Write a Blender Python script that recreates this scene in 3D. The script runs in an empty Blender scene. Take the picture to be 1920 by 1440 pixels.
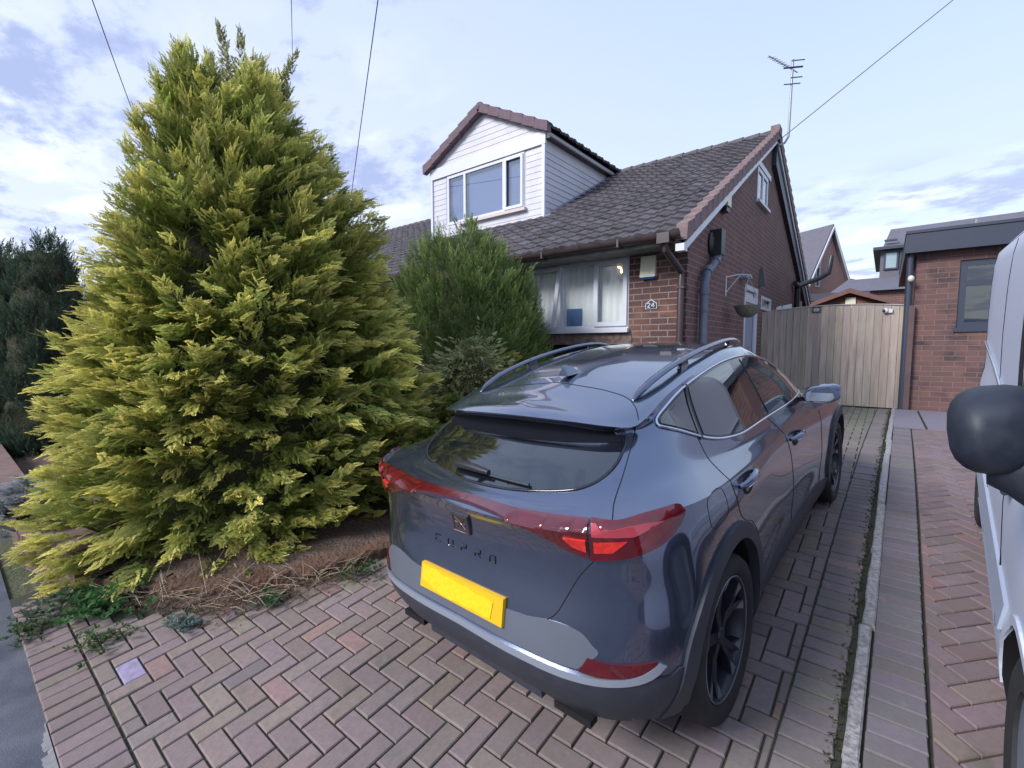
import bpy, bmesh, math, random
import numpy as np
from mathutils import Vector, Matrix
from mathutils.bvhtree import BVHTree
S = bpy.context.scene
COL = S.collection
PI = math.pi
# ---------------------------------------------------------------- camera
cam_d = bpy.data.cameras.new('camera'); cam = bpy.data.objects.new('camera', cam_d); COL.objects.link(cam)
cam_d.sensor_width = 36.0; cam_d.lens = 870.0/1920*36.0; cam_d.clip_start = .03; cam_d.clip_end = 3000
cam.matrix_world = Matrix(((.7799,-.0488,.6240,0),(.6259,.0608,-.7775,0),(0,.9970,.0779,1.75),(0,0,0,1)))
S.camera = cam
# ---------------------------------------------------------------- world
SUN_EL, SUN_AZ = math.radians(34), math.radians(205)   # azimuth from +Y clockwise (behind and left of the camera)
W = bpy.data.worlds.new('World'); S.world = W; W.use_nodes = True
def world():
    nt = W.node_tree; N = nt.nodes; L = nt.links; N.clear()
    out = N.new('ShaderNodeOutputWorld'); bg = N.new('ShaderNodeBackground'); L.new(bg.outputs[0], out.inputs[0])
    bg.inputs[1].default_value = .095
    sky = N.new('ShaderNodeTexSky'); sky.sky_type = 'NISHITA'; sky.sun_disc = False
    sky.sun_elevation = SUN_EL; sky.sun_rotation = SUN_AZ; sky.air_density = 1.0; sky.dust_density = .6; sky.ozone_density = 2.5
    tc = N.new('ShaderNodeTexCoord'); sp = N.new('ShaderNodeSeparateXYZ'); L.new(tc.outputs['Generated'], sp.inputs[0])
    def m(op, a, b=None, clamp=False):
        n = N.new('ShaderNodeMath'); n.operation = op; n.use_clamp = clamp
        for i, v in enumerate((a, b)):
            if v is None: continue
            if isinstance(v, (int, float)): n.inputs[i].default_value = v
            else: L.new(v, n.inputs[i])
        return n.outputs[0]
    zc = m('MAXIMUM', sp.outputs[2], 0.0)
    den = m('ADD', zc, .16)
    cx = N.new('ShaderNodeCombineXYZ')
    L.new(m('DIVIDE', sp.outputs[0], den), cx.inputs[0]); L.new(m('DIVIDE', sp.outputs[1], den), cx.inputs[1])
    def noise(sc, det, off, vec=cx.outputs[0], rough=.55):
        mp = N.new('ShaderNodeMapping'); mp.inputs[1].default_value = off; L.new(vec, mp.inputs[0])
        mp.inputs[2].default_value = (0, 0, .5); mp.inputs[3].default_value = (1.0, 1.35, 1)
        n = N.new('ShaderNodeTexNoise'); n.inputs['Scale'].default_value = sc; n.inputs['Detail'].default_value = det
        n.inputs['Roughness'].default_value = rough; L.new(mp.outputs[0], n.inputs[0]); return n.outputs[0]
    def ramp(v, a, b, interp='EASE'):
        r = N.new('ShaderNodeValToRGB'); r.color_ramp.interpolation = interp
        r.color_ramp.elements[0].position = a; r.color_ramp.elements[1].position = b; L.new(v, r.inputs[0]); return r.outputs[0]
    def mix(f, a, b, mode='MIX'):
        n = N.new('ShaderNodeMix'); n.data_type = 'RGBA'; n.blend_type = mode
        if isinstance(f, (int, float)): n.inputs[0].default_value = f
        else: L.new(f, n.inputs[0])
        for i, v in ((6, a), (7, b)):
            if isinstance(v, tuple): n.inputs[i].default_value = (*v, 1)
            else: L.new(v, n.inputs[i])
        return n.outputs[2]
    # thin high veil: pale, whiter towards the horizon
    veil = mix(ramp(sp.outputs[2], .0, .62, 'LINEAR'), (7.9, 9.0, 9.9), (5.0, 6.4, 9.3))
    base = mix(.86, sky.outputs[0], veil)
    westv = ramp(m('ADD', m('MULTIPLY', sp.outputs[0], -.8), m('MULTIPLY', sp.outputs[1], .15)), .15, .85)
    base = mix(m('MULTIPLY', westv, .55), base, (6.6, 7.1, 9.6))
    # broken patches of grey-blue cloud, more of them on the left (west) and low on the right
    big = noise(1.5, 3, (3.1, 1.7, 0))
    fine = noise(6.0, 8, (0.4, 5.2, 0), rough=.6)
    gap = ramp(m('ADD', m('MULTIPLY', big, .62), m('MULTIPLY', fine, .55)), .555, .69)
    hl = m('SQRT', m('MAXIMUM', m('SUBTRACT', 1.0, m('MULTIPLY', sp.outputs[2], sp.outputs[2])), .001))
    west = m('MULTIPLY', m('DIVIDE', sp.outputs[0], hl), -1.0)
    wm = ramp(west, .64, .82)
    low = ramp(m('SUBTRACT', .34, sp.outputs[2]), .03, .12)
    msk = m('MULTIPLY', gap, m('MAXIMUM', wm, m('MULTIPLY', low, .9)), True)
    c1 = mix(m('MULTIPLY', msk, .9), base, (3.5, 4.3, 7.0))
    # bright broken whites between them
    wh = ramp(noise(3.0, 6, (7.3, 2.2, 0)), .48, .66)
    lowz = ramp(m('SUBTRACT', .62, sp.outputs[2]), .0, .45)
    c2 = mix(m('MULTIPLY', m('MULTIPLY', m('MULTIPLY', wh, lowz), m('MAXIMUM', wm, low)), m('SUBTRACT', 1.0, msk), True), c1, (8.1, 8.7, 9.6))
    glow = m('POWER', m('MAXIMUM', m('SUBTRACT', 1.0, zc), 0.0), 9.0)
    c3 = mix(m('MULTIPLY', glow, .45), c2, (8.8, 9.1, 9.5))
    gr = ramp(sp.outputs[2], -.06, 0.0)
    L.new(mix(gr, (.9, .9, .95), c3), bg.inputs[0])
world()
sun_d = bpy.data.lights.new('sun', 'SUN'); sun_d.energy = 3.1; sun_d.angle = math.radians(20); sun_d.color = (1, .985, .97)
sun = bpy.data.objects.new('sun', sun_d); COL.objects.link(sun)
sd = Vector((math.sin(SUN_AZ)*math.cos(SUN_EL), math.cos(SUN_AZ)*math.cos(SUN_EL), math.sin(SUN_EL)))
sun.rotation_euler = sd.to_track_quat('Z', 'Y').to_euler(); sun.location = sd*60
S.view_settings.view_transform = 'Standard'; S.view_settings.look = 'None'; S.view_settings.gamma = 1
S.view_settings.use_curve_mapping = False; S.view_settings.exposure = .43
S.cycles.max_bounces = 7; S.cycles.diffuse_bounces = 3; S.cycles.glossy_bounces = 4; S.cycles.transparent_max_bounces = 8

# ---------------------------------------------------------------- materials
MATS = {}
def mat(name, col, rough=.6, metal=0.0, noise=None, bump=None, coat=0.0, spec=.5, attr=None, emit=None, coat_rough=.05, nvec='Object', stretch=None):
    """noise=(scale, detail, amount, colour2); bump=(scale, strength, distance)"""
    m_ = bpy.data.materials.new(name); m_.use_nodes = True; nt = m_.node_tree; N = nt.nodes; L = nt.links
    b = N['Principled BSDF']; b.inputs['Roughness'].default_value = rough; b.inputs['Metallic'].default_value = metal
    b.inputs['Specular IOR Level'].default_value = spec; b.inputs['Coat Weight'].default_value = coat; b.inputs['Coat Roughness'].default_value = coat_rough
    b.inputs['Base Color'].default_value = (*col, 1)
    tc = N.new('ShaderNodeTexCoord'); vec = tc.outputs[nvec]
    if stretch:
        mp = N.new('ShaderNodeMapping'); mp.inputs[3].default_value = stretch; L.new(vec, mp.inputs[0]); vec = mp.outputs[0]
    src = None
    if attr:
        a = N.new('ShaderNodeAttribute'); a.attribute_name = attr; src = a.outputs['Color']
    if noise:
        n = N.new('ShaderNodeTexNoise'); n.inputs['Scale'].default_value = noise[0]; n.inputs['Detail'].default_value = noise[1]; L.new(vec, n.inputs[0])
        r = N.new('ShaderNodeValToRGB'); r.color_ramp.elements[0].position = .36; r.color_ramp.elements[1].position = .66
        r.color_ramp.elements[0].color = (0, 0, 0, 1); r.color_ramp.elements[1].color = (noise[2],)*3+(1,); L.new(n.outputs[0], r.inputs[0])
        x = N.new('ShaderNodeMix'); x.data_type = 'RGBA'; L.new(r.outputs[0], x.inputs[0])
        if src: L.new(src, x.inputs[6])
        else: x.inputs[6].default_value = (*col, 1)
        x.inputs[7].default_value = (*noise[3], 1); src = x.outputs[2]
        rr = N.new('ShaderNodeMapRange'); rr.inputs[3].default_value = max(rough-.06, 0); rr.inputs[4].default_value = min(rough+.08, 1)
        L.new(n.outputs[0], rr.inputs[0]); L.new(rr.outputs[0], b.inputs['Roughness'])
    if src: L.new(src, b.inputs['Base Color'])
    if bump:
        n = N.new('ShaderNodeTexNoise'); n.inputs['Scale'].default_value = bump[0]; n.inputs['Detail'].default_value = 6; L.new(vec, n.inputs[0])
        bp = N.new('ShaderNodeBump'); bp.inputs['Strength'].default_value = bump[1]; bp.inputs['Distance'].default_value = bump[2]
        L.new(n.outputs[0], bp.inputs['Height']); L.new(bp.outputs[0], b.inputs['Normal'])
    if emit:
        b.inputs['Emission Color'].default_value = (*emit[0], 1); b.inputs['Emission Strength'].default_value = emit[1]
    MATS[name] = m_; return m_
def brick_mat(name, c1, c2, c3, mortar, bw, bh, ms=.014, blotch=.5, dirt=(.12, .1, .1)):
    m_ = bpy.data.materials.new(name); m_.use_nodes = True; nt = m_.node_tree; N = nt.nodes; L = nt.links
    b = N['Principled BSDF']; b.inputs['Roughness'].default_value = .85; b.inputs['Specular IOR Level'].default_value = .3
    tc = N.new('ShaderNodeTexCoord'); sp = N.new('ShaderNodeSeparateXYZ'); L.new(tc.outputs['Object'], sp.inputs[0])
    ad = N.new('ShaderNodeMath'); ad.operation = 'ADD'; L.new(sp.outputs[0], ad.inputs[0]); L.new(sp.outputs[1], ad.inputs[1])
    cb = N.new('ShaderNodeCombineXYZ'); L.new(ad.outputs[0], cb.inputs[0]); L.new(sp.outputs[2], cb.inputs[1])
    def brick(ca, cb_, off):
        k = N.new('ShaderNodeTexBrick'); k.inputs['Scale'].default_value = 1; k.inputs['Brick Width'].default_value = bw; k.inputs['Row Height'].default_value = bh
        k.inputs['Mortar Size'].default_value = ms/2; k.inputs['Mortar Smooth'].default_value = .25; k.inputs['Bias'].default_value = off
        k.inputs['Color1'].default_value = (*ca, 1); k.inputs['Color2'].default_value = (*cb_, 1); k.inputs['Mortar'].default_value = (*mortar, 1)
        L.new(cb.outputs[0], k.inputs[0]); return k
    k1 = brick(c1, c2, -.1)
    # second, coarser choice picks whole bricks of a third colour
    wn = N.new('ShaderNodeTexNoise'); wn.inputs['Scale'].default_value = 2.3; wn.inputs['Detail'].default_value = 3; L.new(cb.outputs[0], wn.inputs[0])
    rp = N.new('ShaderNodeValToRGB'); rp.color_ramp.elements[0].position = .5; rp.color_ramp.elements[1].position = .62; L.new(wn.outputs[0], rp.inputs[0])
    ml = N.new('ShaderNodeMath'); ml.operation = 'MULTIPLY'; ml.inputs[1].default_value = blotch; L.new(rp.outputs[0], ml.inputs[0])
    k2 = brick(c2, c3, .1)
    x = N.new('ShaderNodeMix'); x.data_type = 'RGBA'; L.new(ml.outputs[0], x.inputs[0]); L.new(k1.outputs[0], x.inputs[6]); L.new(k2.outputs[0], x.inputs[7])
    fn = N.new('ShaderNodeTexNoise'); fn.inputs['Scale'].default_value = 26; fn.inputs['Detail'].default_value = 6; L.new(tc.outputs['Object'], fn.inputs[0])
    x2 = N.new('ShaderNodeMix'); x2.data_type = 'RGBA'; L.new(fn.outputs[0], x2.inputs[0]); x2.inputs[0].default_value = .3
    mr = N.new('ShaderNodeMapRange'); mr.inputs[1].default_value = .35; mr.inputs[2].default_value = .75; mr.inputs[4].default_value = .5
    L.new(fn.outputs[0], mr.inputs[0]); L.new(mr.outputs[0], x2.inputs[0]); L.new(x.outputs[2], x2.inputs[6]); x2.inputs[7].default_value = (*dirt, 1)
    L.new(x2.outputs[2], b.inputs['Base Color'])
    bp = N.new('ShaderNodeBump'); bp.inputs['Strength'].default_value = .6; bp.inputs['Distance'].default_value = .006; bp.invert = True
    L.new(k1.outputs['Fac'], bp.inputs['Height'])
    b2 = N.new('ShaderNodeBump'); b2.inputs['Strength'].default_value = .4; b2.inputs['Distance'].default_value = .003; L.new(fn.outputs[0], b2.inputs['Height']); L.new(bp.outputs[0], b2.inputs['Normal'])
    L.new(b2.outputs[0], b.inputs['Normal']); MATS[name] = m_; return m_
def glass_mat(name, tint=(.9, .95, .95), refl=1.0, dark=.0, rough=.01):
    m_ = bpy.data.materials.new(name); m_.use_nodes = True; nt = m_.node_tree; N = nt.nodes; L = nt.links; N.clear()
    o = N.new('ShaderNodeOutputMaterial'); t = N.new('ShaderNodeBsdfTransparent'); t.inputs[0].default_value = (*tint, 1)
    g = N.new('ShaderNodeBsdfGlossy'); g.inputs['Roughness'].default_value = rough; g.inputs[0].default_value = (refl,)*3+(1,)
    f = N.new('ShaderNodeFresnel'); f.inputs[0].default_value = 1.5
    mr = N.new('ShaderNodeMapRange'); mr.inputs[3].default_value = dark; mr.inputs[4].default_value = 1; L.new(f.outputs[0], mr.inputs[0])
    ge = N.new('ShaderNodeNewGeometry'); sb = N.new('ShaderNodeMath'); sb.operation = 'SUBTRACT'; sb.inputs[0].default_value = 1; L.new(ge.outputs['Backfacing'], sb.inputs[1])
    ml = N.new('ShaderNodeMath'); ml.operation = 'MULTIPLY'; L.new(mr.outputs[0], ml.inputs[0]); L.new(sb.outputs[0], ml.inputs[1])
    x = N.new('ShaderNodeMixShader'); L.new(ml.outputs[0], x.inputs[0]); L.new(t.outputs[0], x.inputs[1]); L.new(g.outputs[0], x.inputs[2]); L.new(x.outputs[0], o.inputs[0])
    MATS[name] = m_; return m_

# ---------------------------------------------------------------- mesh helpers
def tag(o, label=None, cat=None, group=None, kind=None):
    if label: o['label'] = label
    if cat: o['category'] = cat
    if group: o['group'] = group
    if kind: o['kind'] = kind
    return o
def base_of(o):
    v = Vector((0, 0, 0))
    while o is not None: v += o.location; o = o.parent
    return v
def thing(name, label, cat, loc=(0, 0, 0), group=None):
    o = bpy.data.objects.new(name, None); COL.objects.link(o); o.location = loc; o.empty_display_size = .1
    return tag(o, label, cat, group)
class MB:
    def __init__(s): s.v = []; s.f = []; s.c = []; s.uvcol = False
    def add(s, vs, fs, col=None):
        b = len(s.v); s.v += [tuple(p) for p in vs]; s.f += [tuple(b+i for i in f) for f in fs]
        if col is not None: s.uvcol = True
        s.c += [col or (1, 1, 1)]*len(fs); return s
    def box(s, x0, x1, y0, y1, z0, z1, col=None, rot=0, piv=None):
        p = [(x, y, z) for z in (z0, z1) for (x, y) in ((x0, y0), (x1, y0), (x1, y1), (x0, y1))]
        if rot:
            px, py = piv or ((x0+x1)/2, (y0+y1)/2); c, sn = math.cos(rot), math.sin(rot)
            p = [((x-px)*c-(y-py)*sn+px, (x-px)*sn+(y-py)*c+py, z) for x, y, z in p]
        return s.add(p, [(3, 2, 1, 0), (4, 5, 6, 7), (0, 1, 5, 4), (1, 2, 6, 5), (2, 3, 7, 6), (3, 0, 4, 7)], col)
    def hexa(s, p, col=None):   # 8 points: bottom ring ccw then top ring
        return s.add(p, [(3, 2, 1, 0), (4, 5, 6, 7), (0, 1, 5, 4), (1, 2, 6, 5), (2, 3, 7, 6), (3, 0, 4, 7)], col)
    def beam(s, a, b, w, h, up=(0, 0, 1), col=None):
        a, b = Vector(a), Vector(b); d = (b-a).normalized(); u = Vector(up); sx = d.cross(u).normalized(); uz = sx.cross(d).normalized()
        p = [q+sx*i*w/2+uz*j*h/2 for q in (a, b) for i, j in ((-1, -1), (1, -1), (1, 1), (-1, 1))]
        return s.add(p, [(0, 1, 2, 3)[::-1], (4, 5, 6, 7), (0, 1, 5, 4), (1, 2, 6, 5), (2, 3, 7, 6), (3, 0, 4, 7)], col)
    def tube(s, pts, r, n=8, cap=True, col=None):
        pts = [Vector(p) for p in pts]; R_ = r if isinstance(r, (list, tuple)) else [r]*len(pts); vs = []; ref = None
        for i, p in enumerate(pts):
            d = (pts[min(i+1, len(pts)-1)]-pts[max(i-1, 0)]).normalized()
            if ref is None: ref = Vector((0, 0, 1)) if abs(d.z) < .9 else Vector((1, 0, 0))
            a = d.cross(ref).normalized(); b = a.cross(d).normalized(); ref = b
            vs += [p+(a*math.cos(2*PI*k/n)+b*math.sin(2*PI*k/n))*R_[i] for k in range(n)]
        fs = [(i*n+k, i*n+(k+1) % n, (i+1)*n+(k+1) % n, (i+1)*n+k) for i in range(len(pts)-1) for k in range(n)]
        if cap: fs += [tuple(range(n))[::-1], tuple((len(pts)-1)*n+k for k in range(n))]
        return s.add(vs, fs, col)
    def lathe(s, prof, n=32, axis='z', o=(0, 0, 0), col=None, closed=False):  # prof: (r, h)
        vs = []
        for k in range(n):
            c, sn = math.cos(2*PI*k/n), math.sin(2*PI*k/n)
            for r, h in prof:
                p = {'z': (r*c, r*sn, h), 'x': (h, r*c, r*sn), 'y': (r*sn, h, r*c)}[axis]
                vs.append((p[0]+o[0], p[1]+o[1], p[2]+o[2]))
        m_ = len(prof); fs = []
        for k in range(n):
            k2 = (k+1) % n
            for i in range(m_ if closed else m_-1): fs.append((k*m_+i, k2*m_+i, k2*m_+(i+1) % m_, k*m_+(i+1) % m_))
        return s.add(vs, fs, col)
    def prism(s, poly, depth, fn, col=None):   # poly 2d; fn(a,b,d)->xyz
        n = len(poly); vs = [fn(a, b, 0) for a, b in poly]+[fn(a, b, depth) for a, b in poly]
        return s.add(vs, [tuple(range(n))[::-1], tuple(range(n, 2*n))]+[(i, (i+1) % n, n+(i+1) % n, n+i) for i in range(n)], col)
    def ball(s, c, r, n=12, m_=8, col=None):
        rx, ry, rz = r if isinstance(r, (tuple, list)) else (r, r, r)
        vs = [(c[0], c[1], c[2]-rz)]+[(c[0]+rx*math.sin(t)*math.cos(p), c[1]+ry*math.sin(t)*math.sin(p), c[2]-rz*math.cos(t)) for t in [PI*i/m_ for i in range(1, m_)] for p in [2*PI*k/n for k in range(n)]]+[(c[0], c[1], c[2]+rz)]
        fs = [(0, 1+(k+1) % n, 1+k) for k in range(n)]+[(1+i*n+k, 1+i*n+(k+1) % n, 1+(i+1)*n+(k+1) % n, 1+(i+1)*n+k) for i in range(m_-2) for k in range(n)]
        l = len(vs)-1; fs += [(l, 1+(m_-2)*n+k, 1+(m_-2)*n+(k+1) % n) for k in range(n)]
        return s.add(vs, fs, col)
    def mesh(s, off=Vector((0, 0, 0)), name='m', smooth=None, fix=True):
        me = bpy.data.meshes.new(name); me.from_pydata([(p[0]-off[0], p[1]-off[1], p[2]-off[2]) for p in s.v], [], s.f)
        if fix:
            b = bmesh.new(); b.from_mesh(me); bmesh.ops.recalc_face_normals(b, faces=b.faces); b.to_mesh(me); b.free()
        if s.uvcol:
            a = me.color_attributes.new('col', 'FLOAT_COLOR', 'CORNER')
            arr = np.ones((len(me.loops), 4), np.float32); tot = np.array([len(f) for f in s.f]); arr[:, :3] = np.repeat(np.array(s.c, np.float32), tot, axis=0)
            a.data.foreach_set('color', arr.ravel())
        if smooth is not None:
            me.polygons.foreach_set('use_smooth', [True]*len(me.polygons)); me.set_sharp_from_angle(angle=math.radians(smooth))
        me.update(); return me
    def build(s, name, m_, parent=None, smooth=None, local=False, fix=True):
        off = Vector((0, 0, 0)) if (parent is None or local) else base_of(parent)
        me = s.mesh(off, name, smooth, fix)
        if m_ is not None: me.materials.append(MATS[m_] if isinstance(m_, str) else m_)
        o = bpy.data.objects.new(name, me); COL.objects.link(o)
        if parent is not None: o.parent = parent
        return o
def copy_tree(o, parent=None):
    c = o.copy(); COL.objects.link(c); c.parent = parent
    if parent is not None: c.matrix_parent_inverse = o.matrix_parent_inverse.copy()
    for ch in list(o.children): copy_tree(ch, c)
    return c
def clip_half(poly, a, b, c):   # keep a*x+b*y <= c
    out = []
    for i in range(len(poly)):
        p, q = poly[i-1], poly[i]; dp = a*p[0]+b*p[1]-c; dq = a*q[0]+b*q[1]-c
        if (dp <= 0) != (dq <= 0):
            t = dp/(dp-dq); out.append((p[0]+(q[0]-p[0])*t, p[1]+(q[1]-p[1])*t))
        if dq <= 0: out.append(q)
    return out
def gz(y):
    if y < .2: return .034
    if y < 4.4: return .222+.0977*(y-2.13)
    z0 = .222+.0977*2.27; t = min((y-4.4)/3.6, 1); return z0+(.58-z0)*(2*t-t*t)
rnd = random.Random(7)
# ================================================================ GROUND
bm_ = mat('block', (.2, .14, .15), .85, attr='col', noise=(38, 5, .35, (.13, .11, .105)), bump=(160, .5, .002), spec=.35)
def stain(m_, scale, lo, hi, amt, col):
    nt = m_.node_tree; N = nt.nodes; L = nt.links; b = N['Principled BSDF']; src = b.inputs['Base Color'].links[0].from_socket
    tc = N.new('ShaderNodeTexCoord'); n = N.new('ShaderNodeTexNoise'); n.inputs['Scale'].default_value = scale; n.inputs['Detail'].default_value = 8; n.inputs['Roughness'].default_value = .65; L.new(tc.outputs['Object'], n.inputs[0])
    r = N.new('ShaderNodeMapRange'); r.inputs[1].default_value = lo; r.inputs[2].default_value = hi; r.inputs[4].default_value = amt; L.new(n.outputs[0], r.inputs[0])
    x = N.new('ShaderNodeMix'); x.data_type = 'RGBA'; L.new(r.outputs[0], x.inputs[0]); L.new(src, x.inputs[6]); x.inputs[7].default_value = (*col, 1); L.new(x.outputs[2], b.inputs['Base Color'])
stain(bm_, 1.3, .48, .72, .38, (.125, .105, .10)); stain(bm_, 4.5, .60, .72, .5, (.075, .085, .05)); stain(bm_, 9, .62, .70, .35, (.30, .27, .26))
mat('joint', (.035, .032, .028), .95, noise=(7, 5, .8, (.04, .05, .022)), bump=(60, .8, .006))
mat('stone_kerb', (.38, .365, .37), .85, noise=(45, 6, .8, (.15, .14, .14)), bump=(110, 1, .005))
mat('asphalt', (.055, .06, .082), .75, noise=(5, 6, .55, (.15, .155, .18)), bump=(220, .8, .004))
mat('soil', (.085, .055, .045), .95, noise=(7, 7, .8, (.16, .10, .07)), bump=(40, 1.0, .03))
mat('grass_ground', (.06, .075, .03), .95, noise=(1.3, 6, .8, (.09, .085, .05)), bump=(30, 1.0, .03))
mat('drain_metal', (.06, .06, .07), .5, metal=.6)
KX = lambda y: -.05+(y-2)*.021          # left edge of the kerb line
# wide ground sheet
mb = MB(); yy = [.228, .5, 4.4, 5.5, 6.5, 8, 600]; mb.add([(x, y, gz(y)-.045) for y in yy for x in (-300, 300)], [(2*i, 2*i+1, 2*i+3, 2*i+2) for i in range(len(yy)-1)])
tag(mb.build('ground', 'grass_ground'), kind='structure')
mb = MB(); mb.add([(-300, -9, -.03), (300, -9, -.03), (300, .228, .012), (-300, .228, .012)], [(0, 1, 2, 3)])
mb.box(-300, 300, -300, -9, -.06, -.031)
tag(mb.build('road', 'asphalt'), kind='structure')
def block(mb, poly, y_dummy, col, h, lift=0.0, inset=.006):
    cx = sum(p[0] for p in poly)/len(poly); cy = sum(p[1] for p in poly)/len(poly); n = len(poly)
    if n < 3: return
    area = abs(sum(poly[i-1][0]*poly[i][1]-poly[i][0]*poly[i-1][1] for i in range(n)))/2
    if area < .0012: return
    def ins(p, d):
        l = math.hypot(p[0]-cx, p[1]-cy) or 1; k = max(1-d*1.4/l, .1); return (cx+(p[0]-cx)*k, cy+(p[1]-cy)*k)
    def inset_poly(d):
        s_ = 1 if sum(poly[i-1][0]*poly[i][1]-poly[i][0]*poly[i-1][1] for i in range(n)) > 0 else -1; out = []
        for i in range(n):
            p0, p1, p2 = poly[i-1], poly[i], poly[(i+1) % n]
            e1 = (p1[0]-p0[0], p1[1]-p0[1]); e2 = (p2[0]-p1[0], p2[1]-p1[1]); l1 = math.hypot(*e1) or 1e-6; l2 = math.hypot(*e2) or 1e-6
            n1 = (-e1[1]/l1*s_, e1[0]/l1*s_); n2 = (-e2[1]/l2*s_, e2[0]/l2*s_); k = 1+n1[0]*n2[0]+n1[1]*n2[1]
            if k < .25: k = .25
            out.append((p1[0]+(n1[0]+n2[0])*d/k, p1[1]+(n1[1]+n2[1])*d/k))
        return out
    a = inset_poly(.0038+rnd.uniform(0, .0012)); b = inset_poly(.0085)
    tx, ty = rnd.uniform(-.012, .012), rnd.uniform(-.012, .012)
    z = lambda p, d: gz(p[1])+lift+h+d+(p[0]-cx)*tx+(p[1]-cy)*ty
    vs = [(p[0], p[1], z(p, -.03)) for p in a]+[(p[0], p[1], z(p, -.005)) for p in a]+[(p[0], p[1], z(p, 0)) for p in b]
    fs = [tuple(range(2*n, 3*n))]
    for i in range(n):
        j = (i+1) % n; fs += [(i, j, n+j, n+i), (n+i, n+j, 2*n+j, 2*n+i)]
    mb.add(vs, fs, col)
def bcol(base, var=.10):
    k = 1+rnd.uniform(-var, var); r = rnd.random(); c = [base[0]*k, base[1]*k*(1+rnd.uniform(-.05, .05)), base[2]*k*(1+rnd.uniform(-.07, .07))]
    if r < .05: c = [c[0]*1.2, c[1]*1.02, c[2]*.98]
    elif r < .11: c = [c[0]*1.0, c[1]*1.07, c[2]*.93]
    elif r < .15: c = [c[0]*.86, c[1]*.88, c[2]*.92]
    return tuple(c)
OURS = (.24, .18, .17)
mb = MB()
def left_edge(y):      # irregular left edge of the paving
    pts = [(.2, -4.32), (.5, -3.75), (.7, -3.15), (1.3, -2.9), (1.8, -2.62), (2.3, -2.78), (6.4, -2.7), (6.45, -2.15), (12, -2.15)]
    for (a, xa), (b, xb) in zip(pts, pts[1:]):
        if a <= y <= b: return xa+(xb-xa)*(y-a)/(b-a)
    return -4.3
W_ = .1
for i in range(-46, 3):
    for j in range(2, 114):
        m_ = (i-j) % 4
        if m_ == 0: r_ = (i*W_, (i+2)*W_, j*W_, (j+1)*W_)
        elif m_ == 3: r_ = (i*W_, (i+1)*W_, j*W_, (j+2)*W_)
        else: continue
        cx, cy = (r_[0]+r_[1])/2, (r_[2]+r_[3])/2
        if cx < left_edge(cy)-.35: continue
        if cy > 11.35: continue
        poly = [(r_[0], r_[2]), (r_[1], r_[2]), (r_[1], r_[3]), (r_[0], r_[3])]
        poly = clip_half(poly, 0, -1, -.425)                      # above the header course
        poly = clip_half(poly, 1, -.021, -.05-.042-.215)          # left of the edge course
        if len(poly) < 3: continue
        g_ = min(1, max(0, (cx+1.9)/1.2)); c = bcol((OURS[0]*(1-.15*g_), OURS[1]*(1-.08*g_), OURS[2]*(1-.04*g_)))  # blocks greyed towards the right: dusk light put into their colour
        if cy > 6: k = min((cy-6)/3, 1)*.6; c = (c[0]*(1-.35*k), c[1]*(1-.02*k), c[2]*(1-.4*k))
        if abs(cx+3.05) < .09 and abs(cy-.55) < .06 or abs(cx+3.0) < .06 and abs(cy-.47) < .03: c = (.33, .27, .42)
        block(mb, poly, 0, c, rnd.uniform(-.0025, .0025))
for i in range(48):      # header course along the road
    x = -4.42+i*.1; block(mb, [(x, .222), (x+.1, .222), (x+.1, .422), (x, .422)], 0, bcol((.215, .155, .155)), rnd.uniform(-.003, .003))
for i in range(110):      # edge course beside the kerb
    y = .43+i*.1; x = KX(y)-.018
    block(mb, [(x-.195+rnd.uniform(-.004, .004), y), (x-rnd.uniform(0, .012), y), (x-rnd.uniform(0, .012), y+.1), (x-.195, y+.1)], 0, bcol((.19, .162, .162)), rnd.uniform(-.004, .002))
tag(mb.build('driveway_paving', 'block', fix=False), kind='structure')
mb = MB()
ys = [.226, 1, 2.13, 4.4, 5, 5.6, 6.2, 6.8, 7.4, 8, 11.6]
for a, b in zip(ys, ys[1:]): mb.add([(-4.6 if a < 6 else -2.2, a, gz(a)-.0105), (8, a, gz(a)-.0105), (8, b, gz(b)-.0105), (-4.6 if a < 6 else -2.2, b, gz(b)-.0105)], [(0, 1, 2, 3)])
tag(mb.build('paving_bed', 'joint'), kind='structure')
# neighbour's drive : grey edge course and red 45 degree herringbone
mb = MB()
for i in range(118):
    y = .22+i*.1; x = KX(y)+.05
    if y > 8.75: break
    block(mb, [(x+.005, y), (x+.2, y), (x+.2, y+.1), (x+.005, y+.1)], 0, bcol((.17, .15, .165), .12), rnd.uniform(-.002, .002), .012)
c45 = math.sqrt(.5)
for i in range(-20, 110):
    for j in range(-60, 110):
        m_ = (i-j) % 4
        if m_ == 0: r_ = (i*W_, (i+2)*W_, j*W_, (j+1)*W_)
        elif m_ == 3: r_ = (i*W_, (i+1)*W_, j*W_, (j+2)*W_)
        else: continue
        poly = [((a-b)*c45+1.2, (a+b)*c45+.2) for a, b in ((r_[0], r_[2]), (r_[1], r_[2]), (r_[1], r_[3]), (r_[0], r_[3]))]
        cx = sum(p[0] for p in poly)/4; cy = sum(p[1] for p in poly)/4
        if not (.1 < cx < 3.4 and .15 < cy < 8.9): continue
        poly = clip_half(poly, -1, .021, -(-.042-.05+.05+.205)); poly = clip_half(poly, 0, -1, -.24); poly = clip_half(poly, 0, 1, 8.8)
        if len(poly) < 3: continue
        block(mb, poly, 0, bcol((.205, .15, .155), .13), rnd.uniform(-.002, .002), .012)
tag(mb.build('neighbour_drive_paving', 'block', fix=False), kind='structure')
mat('flagstone', (.20, .185, .235), .8, noise=(3, 6, .6, (.2, .17, .2)), bump=(60, .4, .003))
mb = MB()
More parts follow.
